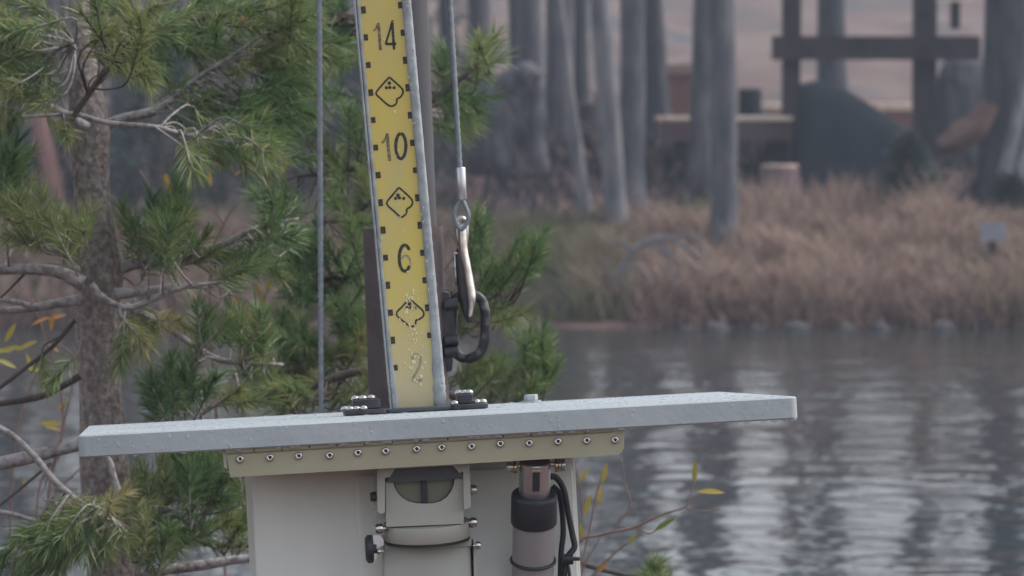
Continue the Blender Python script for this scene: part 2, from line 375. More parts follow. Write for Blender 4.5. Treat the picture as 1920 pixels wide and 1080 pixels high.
for a in [
    (962, 966, 330, 30, 29.0, 'thin dark trunk behind the hollow of the driftwood arch', 'trunk_dark'),
    (1090, 1086, 330, 40, 27.5, 'dark trunk behind the slender slanting pale trunk', 'trunk_dark'),
    (1204, 1206, 330, 36, 27.0, 'trunk wedged between the straight grey and flared trunks'),
    (893, 906, 405, 46, 24.0, 'blue grey trunk standing just right of the hanging hook cable'),
    (996, 1004, 335, 54, 26.5, 'trunk rising behind the arched grey driftwood'),
    (1048, 1056, 395, 58, 25.0, 'thick grey trunk left of the slender slanting pale trunk'),
    (1052, 1106, 485, 26, 21.4, 'slender pale trunk slanting down to the right', 'trunk_light'),
    (1126, 1150, 482, 42, 21.3, 'pale trunk leaning slightly, right of the slender slanting one', 'trunk_light'),
    (1182, 1174, 445, 50, 22.4, 'straight grey trunk directly right of the pale leaning trunk'),
    (1222, 1240, 300, 54, 25.5, 'dark trunk with flared foot beside the rust brown box', 'trunk_dark'),
    (1318, 1322, 395, 46, 23.2, 'trunk half hidden behind the broad trunk at the bank'),
    (1344, 1362, 478, 52, 21.0, 'broad grey trunk reaching lowest into the dry reeds'),
    (1482, 1484, 290, 34, 25.0, 'slim trunk behind the left end of the timber crossbeam', 'trunk_dark'),
    (1562, 1566, 250, 56, 28.5, 'trunk seen above the crossbeam, behind the dark mound', 'trunk_dark'),
    (1884, 1888, 320, 96, 23.0, 'very thick dark trunk at the edge of the picture', 'trunk_dark'),
    (452, 458, 470, 38, 24.0, 'pale blue trunk glimpsed through the near pine branches', 'trunk_light'),
    (236, 250, 440, 62, 23.0, 'grey trunk right behind the near pine stem'),
    (330, 338, 430, 50, 26.0, 'trunk seen between the near pine and the pale blue trunk', 'trunk_dark'),
    (556, 560, 420, 40, 25.0, 'trunk seen just left of the taut wire rope', 'trunk_dark'),
    (640, 646, 440, 36, 23.5, 'trunk seen between the wire rope and yellow stake', 'trunk_light'),
    (22, 10, 420, 74, 23.0, 'thick trunk behind the needles at the left edge', 'trunk_dark'),
    (96, 90, 390, 30, 27.0, 'thin trunk beside the leaning rust red post'),
    (838, 842, 400, 26, 27.0, 'thin dark trunk between the stake pole and hook cable', 'trunk_dark'),
]: far_tree(*a)

# ------------------------------------------------------------------ far picnic ground
def G(px, d): # ground point under a pixel column at depth d
    b = C(px, 300, d); b.z = ground_z(b.x, b.y); return b
def hgt(py, d): return C(960, py, d).z
# timber frame
b = G(1600, 24); fr = thing('timber_trestle', b, 'dark timber trestle of posts joined by one thick crossbeam', 'trestle')
for x0, x1 in ((1466, 1499), (1711, 1754)):
    a_, c_ = C(x0, 300, 24.15), C(x1, 300, 24.15); mb = MB(); mb.box((a_.x, a_.y - .05, ground_z(a_.x, a_.y) - .1), (c_.x, a_.y + .05, 2.4)); mb.build('post', M['timber'], fr)
a_, c_ = C(1448, 112, 24.0), C(1836, 68, 24.0); mb = MB(); mb.box((a_.x, a_.y - .04, a_.z), (c_.x, a_.y + .055, c_.z)); mb.build('crossbeam', M['timber'], fr)
a_, c_ = C(1440, -160, 24.0), C(1850, -200, 24.0); mb = MB(); mb.box((a_.x, a_.y - .04, a_.z), (c_.x, a_.y + .055, c_.z)); mb.build('top_beam', M['timber'], fr)
a_, c_ = C(1783, 54, 24.1), C(1800, -170, 24.1); mb = MB(); mb.box((a_.x, a_.y, a_.z), (c_.x, a_.y + .05, c_.z)); mb.build('hanger', M['timber'], fr)
a_, c_ = C(1755, 3, 24.1), C(1845, -4, 24.1); mb = MB(); mb.box((a_.x, a_.y - .05, a_.z), (c_.x, a_.y - .01, c_.z)); mb.build('pale_batten', M['paletop'], fr)
def bench(x0, x1, ytop, ybot, d, depth, label, mbody, mtop, lip=9):
    bb = G((x0 + x1) / 2, d); t_ = thing('timber_bench', bb, label, 'bench')
    p0, p1 = C(x0, ybot, d), C(x1, ytop, d); y0 = p0.y
    mb = MB(); mb.box((p0.x, y0, p0.z), (p1.x, y0 + depth, p1.z)); mb.build('seat_slab', mbody, t_)
    mb = MB(); mb.box((p0.x - .01, y0 - .015, p1.z + .002), (p1.x + .01, y0 + depth, p1.z + lip / F * d)); mb.build('top_board', mtop, t_)
    for fx in (.12, .8):
        xx = p0.x + (p1.x - p0.x) * fx; g = ground_z(xx, y0 + depth * .4)
        mb = MB(); mb.box((xx, y0 + .06, g - .06), (xx + .09, y0 + depth - .06, p0.z - .002)); mb.build('leg', M['timber'], t_)
bench(1236, 1494, 227, 264, 23.6, .5, 'low maroon timber bench with wet pale top behind two trunks', M['bench'], M['paletop'], 8)
bench(1424, 1716, 208, 238, 26.5, .6, 'pale topped table glimpsed behind the dark mound', M['rustwood'], M['paletop'], 15)
# log step under the bench
def stump(x0, x1, ytop, ybot, d, label, side, top):
    c_ = C((x0 + x1) / 2, ybot, d); r_ = (x1 - x0) / 2 / F * d; zt = hgt(ytop, d); g = ground_z(c_.x, c_.y) - .04
    t_ = thing('tree_stump', (c_.x, c_.y, g), label, 'stump')
    mb = MB(); MM = Matrix.Translation((c_.x, c_.y, g)); H_ = max(zt - g, .08)
    mb.lathe([(r_ * 1.12, 0), (r_ * 1.03, H_ * .3), (r_, H_ - .012), (r_ * .96, H_)], MM, 16); mb.build('stump_body', side, t_, True, 40)
    mb = MB(); mb.lathe([(r_ * .93, H_ + .002), (r_ * .9, H_ + .009)], MM, 16); mb.build('cut_face', top, t_)
stump(1424, 1500, 312, 345, 22.6, 'short log stump with wet pale cut face in front of the bench', M['bench'], M['paletop'])
stump(1084, 1122, 196, 330, 25.8, 'tall stump with orange cut top between the trunks', M['trunk_dark'], M['rustwood'])
stump(1384, 1428, 168, 300, 26.0, 'dark rounded stump behind the bench', M['tarp'], M['trunk_dark'])
# rust-brown box with pale lid
d = 26.0; a_, c_ = C(1252, 240, d), C(1300, 138, d); t_ = thing('wooden_box', G(1276, d), 'upright rust brown wooden box with paler lid between trunks', 'box')
mb = MB(); mb.box((a_.x, a_.y, ground_z(a_.x, a_.y) - .05), (c_.x, a_.y + .3, c_.z)); mb.build('box_body', M['rustwood'], t_)
mb = MB(); mb.box((a_.x - .015, a_.y - .02, c_.z + .002), (c_.x + .015, a_.y + .32, c_.z + .055)); mb.build('lid', mat('faded_lid', (.34, .22, .17), .6, col2=(.28, .17, .13)), t_)
# dark tarp-covered mound
d = 23.2; prof_ = [(1486, 330), (1490, 215), (1494, 158), (1530, 150), (1572, 160), (1640, 200), (1722, 256), (1748, 300), (1756, 330)]
mb = MB(); k = 9; vs_ = []; fs = []
for i, (x, y) in enumerate(prof_):
    top = C(x, y, d); g = ground_z(top.x, top.y)
    zt = max(top.z, g + .02)
    for j in range(k):
        t = j / (k - 1); yy = top.y - .45 + .9 * t; s_ = math.sin(math.pi * t) ** .6
        vs_.append((top.x + .012 * mnoise.noise(Vector((x, j, 0))), yy, (g - .05) * (1 - s_) + zt * s_ + .015 * mnoise.noise(Vector((x * .1, j, 5)))))
for i in range(len(prof_) - 1):
    for j in range(k - 1): fs.append((i*k+j, i*k+j+1, (i+1)*k+j+1, (i+1)*k+j))
mb.add(vs_, fs); o = mb.build('covered_mound', M['tarp'], None, True, org=G(1600, d)); tag(o, 'dark sloping covered mound under the timber crossbeam', 'mound')
# upturned dark root plate and curved bark slab, leaning logs
d = 24.6; mb = MB(); c_ = C(1800, 200, d)
prof_ = [(1758, 340), (1752, 250), (1757, 150), (1770, 112), (1810, 104), (1850, 110), (1862, 200), (1868, 340)]
vs_ = []; fs = []; k = 7
for i, (x, y) in enumerate(prof_):
    top = C(x, y, d); g = ground_z(top.x, top.y)
    for j in range(k):
        t = j / (k - 1); s_ = math.sin(math.pi * t) ** .5; vs_.append((top.x, top.y - .2 + .4 * t, (g - .05) * (1 - s_) + max(top.z, g) * s_ + .02 * mnoise.noise(Vector((x * .07, j * .8, 2)))))
for i in range(len(prof_) - 1):
    for j in range(k - 1): fs.append((i*k+j, i*k+j+1, (i+1)*k+j+1, (i+1)*k+j))
mb.add(vs_, fs); o = mb.build('root_plate', M['trunk_dark'], None, True, org=G(1810, d)); tag(o, 'dark upturned root mass right of the timber frame', 'tree root')
d = 22.8; mb = MB(); pts = spline([(1760, 292, 0), (1800, 285, .06), (1845, 255, .05), (1872, 200, 0)], 6)
W_ = []
for q in pts:
    c_ = C(q[0], q[1], d); W_.append(c_)
k = 7; vs_ = []; fs = []
for i, c_ in enumerate(W_):
    t = (W_[min(i+1, len(W_)-1)] - W_[max(i-1, 0)]).normalized(); nrm = Vector((-t.z, 0, t.x)); hw = .05 + .03 * math.sin(math.pi * i / (len(W_) - 1))
    for j in range(k):
        s_ = j / (k - 1) * 2 - 1; vs_.append(c_ + nrm * (hw * (s_ + .9) + .008 * mnoise.noise(Vector((i * .7, j, 0)))) + Vector((0, -.06 * (1 - s_ * s_), 0)))
nb = len(vs_); vs_ += [q + Vector((0, .025, 0)) for q in vs_]
for i in range(len(W_) - 1):
    for j in range(k - 1):
        fs.append((i*k+j, i*k+j+1, (i+1)*k+j+1, (i+1)*k+j)); fs.append((nb+i*k+j, nb+(i+1)*k+j, nb+(i+1)*k+j+1, nb+i*k+j+1))
mb.add(vs_, fs); o = mb.build('bark_slab', mat('red_brown_bark', (.15, .085, .065), .7, col2=(.08, .05, .045), nscale=10), None, True, org=G(1815, d)); tag(o, 'curved red brown bark slab leaning against the dark roots', 'bark')
for i, (x0, y0, x1, y1, w, lb) in enumerate(((1862, 318, 1926, 150, 26, 'pale grey log leaning at the lowest slant of the three'), (1896, 322, 1938, 190, 22, 'middle of the three leaning grey logs beside the thick trunk'), (1918, 326, 1950, 210, 22, 'steepest of the three leaning grey logs at the picture edge'))):
    q0, q1 = C(x0, y0, 22.3), C(x1, y1, 22.5); q0.z = ground_z(q0.x, q0.y) - .02; r_ = w / 2 / F * 22.4
    mb = MB(); mb.tube([q0 + (q1 - q0) * t for t in np.linspace(0, 1, 8)], [r_ * (1.1 - .3 * t) for t in np.linspace(0, 1, 8)], 10, jitter=.15)
    tag(mb.build('leaning_log', M['trunk_light'], None, True, 40, org=q0), lb, 'log', 'logs leaned together beside the thick trunk')
# arched driftwood
d = 23.5; t_ = thing('driftwood_arch', G(970, d), 'weathered grey driftwood arch with a hollow middle', 'driftwood')
for pts, r_ in (([(940, 330), (930, 250), (936, 180), (955, 148), (990, 140), (1012, 152)], 20), ([(1000, 150), (1006, 200), (1004, 260), (1014, 330)], 17), ([(930, 322), (965, 326), (1016, 318)], 14), ([(952, 325), (950, 250), (946, 200)], 12)):
    pp = [C(q[0], q[1], d) for q in spline(pts, 6)]; mb = MB(); mb.tube(pp, [r_ / F * d * (1 + .15 * math.sin(i * .9)) for i in range(len(pp))], 10, jitter=.25); mb.build('driftwood_limb', M['trunk'], t_, True)
# leaning rust red post, far left
q0, q1 = C(112, 345, 22.5), C(70, 215, 22.7); q0.z = ground_z(q0.x, q0.y); mb = MB(); mb.tube([q0 + (q1 - q0) * t for t in np.linspace(0, 1, 6)], 17 / F * 22.5, 10, jitter=.1)
tag(mb.build('leaning_post', M['rustwood'], None, True, 40, org=q0), 'leaning rust red post behind the pine at the left', 'post')
# grey plate on a stake in the reeds
d = 20.5; a_, c_ = C(1838, 452, d), C(1886, 418, d); t_ = thing('marker_sign', G(1862, d), 'small blank grey plate standing in the dry reeds', 'sign')
mb = MB(); mb.box((a_.x, a_.y, a_.z), (c_.x, a_.y + .01, c_.z)); mb.build('plate', M['signgrey'], t_)
mb = MB(); mx_ = (a_.x + c_.x) / 2; mb.box((mx_ - .015, a_.y + .012, ground_z(mx_, a_.y) - .05), (mx_ + .015, a_.y + .04, c_.z - .01)); mb.build('stake', M['timber'], t_)
# dead branch arching out of the reeds
t_ = thing('fallen_branch', C(1110, 600, 20.05), 'dead grey branch arching out of the reeds to the water', 'branch')
for pts, r_ in (([(1110, 600), (1145, 535), (1190, 470), (1240, 445), (1285, 462), (1310, 490)], 6), ([(1235, 450), (1265, 485), (1300, 500)], 3.5), ([(1155, 625), (1172, 600), (1182, 550), (1172, 500)], 5.5), ([(1190, 470), (1165, 455), (1140, 460)], 3.5), ([(1210, 458), (1240, 470), (1262, 520), (1270, 560)], 3), ([(1170, 500), (1205, 505), (1225, 545)], 3), ([(1150, 530), (1135, 500), (1140, 475)], 2.5), ([(1260, 448), (1290, 440), (1315, 455), (1325, 500)], 3)):
    pp = [C(q[0], q[1], 20.05) for q in spline(pts, 5)]; mb = MB(); mb.tube(pp, [r_ / F * 20 * (1.1 - .5 * i / len(pp)) for i in range(len(pp))], 7, jitter=.2); mb.build('limb', M['trunk_light'], t_, True)
# shoreline stones
def rock_mesh(seed):
    bm = bmesh.new(); bmesh.ops.create_icosphere(bm, subdivisions=2, radius=1)
    for v in bm.verts: v.co *= 1 + .3 * mnoise.noise(v.co * 1.3 + Vector((seed * 7, 0, 0)))
    me = bpy.data.meshes.new('rock'); bm.to_mesh(me); bm.free(); me.materials.append(M['stone']); me.polygons.foreach_set('use_smooth', [True] * len(me.polygons)); return me
RK = [rock_mesh(i) for i in range(3)]
for i, (x, y, w, lb) in enumerate(((1345, 606, 54, 'flat pale stone at the waterline below the broad trunk'), (1420, 608, 34, 'small stone at the waterline, first right of the flat pale one'), (1492, 604, 60, 'long low stone at the waterline below the reeds'), (1585, 609, 40, 'small stone at the waterline below the thickest reeds'), (1652, 607, 46, 'round stone at the waterline left of the grey plate'), (1290, 610, 30, 'smallest stone at the waterline, left of the flat pale one'), (1770, 611, 60, 'broad stone at the waterline nearly below the grey plate'))):
    c_ = C(x, y, 19.75); o = bpy.data.objects.new('shore_stone', RK[i % 3]); COL.objects.link(o); s_ = w / 2 / F * 19.75
    o.location = (c_.x, c_.y, .0); o.scale = (s_, s_ * .8, s_ * .5); o.rotation_euler = (0, 0, i * 1.3); tag(o, lb, 'stone', 'stones along the far waterline')

# ------------------------------------------------------------------ grasses of the far bank
def blades(name, regions, m, label, cat):
    V, Q, T_, tone = [], [], [], []
    for (x0, x1, y0, y1, n_, h0, h1, w, tm, tsd, droop) in regions:
        px = rng.uniform(x0, x1, n_); yy = rng.uniform(y0, y1, n_)
        for i in range(n_):
            x = (px[i] - 960) / F * yy[i]
            cl = mnoise.noise(Vector((x * 3.1, yy[i] * 3.1, 4))); cl2 = mnoise.noise(Vector((x * 9, yy[i] * 5, 8)))
            if cl + .7 * cl2 < -.45 and rng.random() < .8: continue
            z = ground_z(x, yy[i]) - .02; H_ = rng.uniform(h0, h1) * (1 + .5 * cl)
            an = rng.uniform(0, 6.28); dx, dy = math.cos(an), math.sin(an); dr = droop * rng.uniform(.2, 1.0) * H_
            wv = np.array([math.sin(an + 1.2), math.cos(an + 1.2), 0]) * w * rng.uniform(.6, 1.3)
            b_ = np.array([x, yy[i], z]); m1 = b_ + [dx * dr * .3, dy * dr * .3, H_ * .6]; m2 = b_ + [dx * dr, dy * dr, H_ * rng.uniform(.8, 1)]
            k = len(V); V += [b_ - wv, b_ + wv, m1 + wv * .9, m1 - wv * .9, m2]
            Q.append((k, k+1, k+2, k+3)); T_.append((k+3, k+2, k+4))
            t0 = float(np.clip(tm + rng.normal(0, tsd) + .25 * cl, 0, 1)); tone += [t0] * 5
    o = numpy_mesh(name, V, Q, T_, tone, m); o['kind'] = 'stuff'; o['label'] = label; o['category'] = cat
blades('dry_reeds', [(1090, 2150, 19.95, 21.6, 15000, .12, .26, .0065, .5, .2, .7), (1180, 2150, 19.85, 20.4, 5000, .08, .2, .006, .28, .18, .9), (-200, 950, 19.9, 21.4, 6000, .12, .26, .008, .4, .2, .7),
    (1380, 1780, 21.2, 22.3, 2300, .12, .34, .0045, .45, .2, .5), (1090, 2100, 20.2, 21.4, 2000, .14, .28, .004, .8, .15, .4), (1240, 2100, 21.6, 22.6, 1200, .05, .12, .008, .42, .2, .6)], M['reed'], 'dry tan reeds covering the far bank above the waterline', 'reeds')
blades('green_sedge', [(900, 1180, 19.9, 21.4, 5200, .12, .28, .006, .55, .22, .7), (1780, 2100, 19.9, 21.2, 900, .12, .26, .006, .5, .2, .6), (1240, 1460, 21.2, 22.4, 900, .08, .2, .008, .3, .2, .5), (1560, 2000, 21.5, 22.2, 500, .05, .14, .008, .35, .2, .5),
    (-200, 900, 19.9, 22.0, 3500, .1, .24, .008, .4, .2, .6), (-250, 700, 5.4, 6.8, 2500, .05, .16, .003, .5, .25, .7), (1000, 2100, 5.3, 6.8, 600, .03, .07, .003, .45, .25, .8)], M['sedge'], 'olive green sedge growing low along the banks', 'sedge')
M['brush'] = mat('dark_brush', (.05, .04, .045), .8, tone=[(0, (.022, .022, .028)), (.5, (.06, .046, .05)), (.8, (.13, .085, .08)), (1, (.2, .15, .12))])
blades('undergrowth', [(-200, 1260, 22.0, 28, 4200, .06, .24, .012, .35, .25, .9), (1260, 2100, 22.6, 28, 2600, .05, .2, .012, .35, .25, .9), (860, 1260, 24, 30, 1500, .1, .3, .014, .3, .25, .8)], M['brush'], 'dark brush and litter between the far trunks', 'undergrowth')
blades('far_brush', [(-200, 900, 32, 60, 1600, .1, .4, .03, .4, .3, .9)], mat('russet_brush', (.1, .07, .05), .8, tone=[(0, (.03, .035, .03)), (.35, (.09, .09, .06)), (.6, (.15, .085, .065)), (1, (.26, .19, .14))]), 'russet and green brush scattered over the rising field', 'brush')
# small spruce in the reeds
def shrub_spruce(px, pyt, d, label, wid):
    b = G(px, d); H_ = hgt(pyt, d) - b.z; n_ = 2600; r = rng
    h = r.random(n_) ** 1.1; ang = r.random(n_) * 6.283; rad = (1 - h) ** .8 * wid * (.35 + .65 * np.sqrt(r.random(n_))) * (.75 + .25 * np.sin(ang * 5 + h * 20))
    c = np.stack([b.x + np.cos(ang) * rad, b.y + np.sin(ang) * rad, b.z + h * H_ + .02], 1)
    dd = np.stack([np.cos(ang), np.sin(ang), r.normal(.25, .3, n_)], 1); dd /= np.linalg.norm(dd, axis=1)[:, None]
    w = np.cross(dd, r.normal(size=(n_, 3))); w /= np.linalg.norm(w, axis=1)[:, None]; L = r.uniform(.03, .08, n_)[:, None]; W = r.uniform(.004, .012, n_)[:, None]
    V = np.stack([c - w*W, c + w*W, c + dd*L + w*W*.4, c + dd*L - w*W*.4], 1).reshape(-1, 3)
    root = thing('young_spruce', b, label, 'conifer')
    mb = MB(); mb.tube([b - Vector((0, 0, .05)), b + Vector((0, 0, H_ * .5)), b + Vector((0, 0, H_ * .97))], [.02, .014, .004], 7); mb.build('trunk', M['darkbark'], root)
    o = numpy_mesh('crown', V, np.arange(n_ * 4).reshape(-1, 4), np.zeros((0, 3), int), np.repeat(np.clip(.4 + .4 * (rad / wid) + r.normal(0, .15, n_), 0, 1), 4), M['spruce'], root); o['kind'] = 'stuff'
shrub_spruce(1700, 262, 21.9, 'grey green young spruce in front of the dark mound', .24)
for i_, (x_, d_, y_, w_) in enumerate(((-110, 23.5, -420, .75), (118, 24.5, -260, .6), (300, 22.6, 40, .45), (392, 25.5, -330, .7), (508, 23.4, -120, .5), (600, 24.8, -300, .6), (705, 23.0, 10, .45))):  # added along the left bank, mainly so the water reflects darker there
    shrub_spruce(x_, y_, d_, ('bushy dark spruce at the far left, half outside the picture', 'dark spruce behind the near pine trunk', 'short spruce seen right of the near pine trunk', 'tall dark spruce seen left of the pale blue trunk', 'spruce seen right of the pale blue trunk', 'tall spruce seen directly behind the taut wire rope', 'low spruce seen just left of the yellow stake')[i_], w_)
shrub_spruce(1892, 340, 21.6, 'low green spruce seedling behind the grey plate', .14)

# ------------------------------------------------------------------ near pines
DENS = .52
class Needles:
    def __init__(s): s.p = []; s.d = []; s.l = []; s.t = []
    def shoot(s, p, d, L, n_, nl, tone, spread=1.0, start=.05):
        """one shoot: n_ needles round an axis from p along d"""
        d = np.array(d, float); d /= np.linalg.norm(d); a = np.cross(d, [.31, .77, .55]); a /= np.linalg.norm(a); b = np.cross(d, a)
        t = start + (1 - start) * rng.random(n_) ** .8; ph = rng.random(n_) * 6.283
        an = np.radians(np.clip(rng.normal(52, 11, n_) * spread * (1.15 - .6 * t), 6, 95))
        dr = d * np.cos(an)[:, None] + (a * np.cos(ph)[:, None] + b * np.sin(ph)[:, None]) * np.sin(an)[:, None]
        s.p.append(np.array(p) + d * (L * t)[:, None]); s.d.append(dr); s.l.append(nl * rng.uniform(.7, 1.15, n_))
        s.t.append(np.clip(tone + rng.normal(0, .09, n_) + (rng.random(n_) < .035) * .5, 0, 1))
    def build(s, parent, name='needles', width=.00068):
        if not s.p: return
        p = np.concatenate(s.p); d = np.concatenate(s.d); L = np.concatenate(s.l)[:, None]; t = np.concatenate(s.t); n_ = len(p)
        w = np.cross(d, rng.normal(size=(n_, 3))); w /= np.linalg.norm(w, axis=1)[:, None]; sag = np.zeros((n_, 3)); sag[:, 2] = -.09; bend = np.cross(d, w) * rng.normal(0, .06, n_)[:, None] + sag
        W = w * width; m = p + d * L * .55; tip = p + d * L + bend * L
        V = np.stack([p - W, p + W, m + W * .95, m - W * .95, tip], 1).reshape(-1, 3)
        k = np.arange(n_) * 5; Q = np.stack([k, k+1, k+2, k+3], 1); T_ = np.stack([k+3, k+2, k+4], 1)
        o = numpy_mesh(name, V, Q, T_, np.repeat(t, 5), M['needle'], parent); o['kind'] = 'stuff'; return o
def smooth_branch(pts, d):
    """pts (px, py, radius px[, depth offset]) -> world points and radii"""
    q = spline([(p[0], p[1], p[2], p[3] if len(p) > 3 else 0) for p in pts], 7)
    return [C(a[0], a[1], d + a[3]) for a in q], [max(a[2], .8) / F * d for a in q]
def pine(name, trunk, d, label, branches, up):
    """branches: (points, depth, bark, tufts) with tufts (px, py, rx, ry, count, angle deg, tone, size)"""
    tp = spline([(x, y, r_) for x, y, r_ in trunk], 6); base = C(tp[-1][0], tp[-1][1], d)
    base.z = ground_z(base.x, base.y) - .03
    root = thing(name, base, label, 'pine tree')
    pts = [C(a[0], a[1], d) for a in tp]; rad = [a[2] / F * d for a in tp]
    top = pts[0]; k = 8; ext = [top + Vector((-.02 * i / k, 0, up * (1 - i / k))) for i in range(k)]; er = [.004 + (rad[0] - .004) * (i / k) for i in range(k)]
    mb = MB(); full = ext + pts + [Vector((base.x, base.y, base.z))]; fr_ = er + rad + [rad[-1] * 1.15]
    # subdivide for an uneven bark outline
    P2, R2 = [], []
    for i in range(len(full) - 1):
        for j in range(3): t = j / 3; P2.append(full[i].lerp(full[i+1], t)); R2.append(fr_[i] * (1 - t) + fr_[i+1] * t)
    P2.append(full[-1]); R2.append(fr_[-1]); mb.tube(P2, R2, 20, jitter=.16); mb.build('trunk', M['bark'], root, True)
    for bi, (bp_, bd, bark, tufts) in enumerate(branches):
        bp, br = smooth_branch(bp_, bd); mb = MB(); mb.tube(bp, br, 9, jitter=.28)
        nd = Needles(); twigs = []
        for (tx, ty, rx, ry, cnt, ang, tone, size) in tufts:
            for _ in range(max(2, int(cnt * DENS + .5))):
                while True:
                    ux, uy = rng.uniform(-1, 1, 2)
                    if ux * ux + uy * uy <= 1: break
                sx_, sy_ = tx + ux * rx * .85, ty + uy * ry * .85; dd = bd + rng.normal(0, .07)
                tip = C(sx_, sy_, dd)
                a_ = R(ang + rng.normal(0, 26)); dz = rng.normal(0, .45)
                dr = Vector((math.cos(a_), dz, math.sin(a_))).normalized()
                a0 = min(bp, key=lambda q: (q - tip).length)
                if (tip - a0).length > .01: dr = (dr * .8 + (tip - a0).normalized() * .75).normalized()
                L = size * rng.uniform(.045, .075)
                st = tip - dr * L * .6
                nd.shoot(st, dr, L, int(84 * rng.uniform(.75, 1.2)), size * rng.uniform(.027, .037), float(np.clip(tone + rng.normal(0, .09), 0, .9)), rng.uniform(.75, 1.05))
                # a twig runs back to the branch
                j = min(range(len(bp)), key=lambda q: (bp[q] - (st - dr * .04)).length)
                a0 = bp[j]; mid = (a0 + st) / 2 - dr * min(.008, (a0 - st).length * .06)
                if (a0 - st).length < .45: twigs.append([a0, mid, st, st + dr * L])
        for tw in twigs:
            q = spline([tuple(x) for x in tw], 3); mb.tube([Vector(x) for x in q], [.0016 - .0008 * i / len(q) for i in range(len(q))], 4)
        bo = mb.build('branch', M[bark], root, True, flip=False)
        nd.build(bo)
    return root

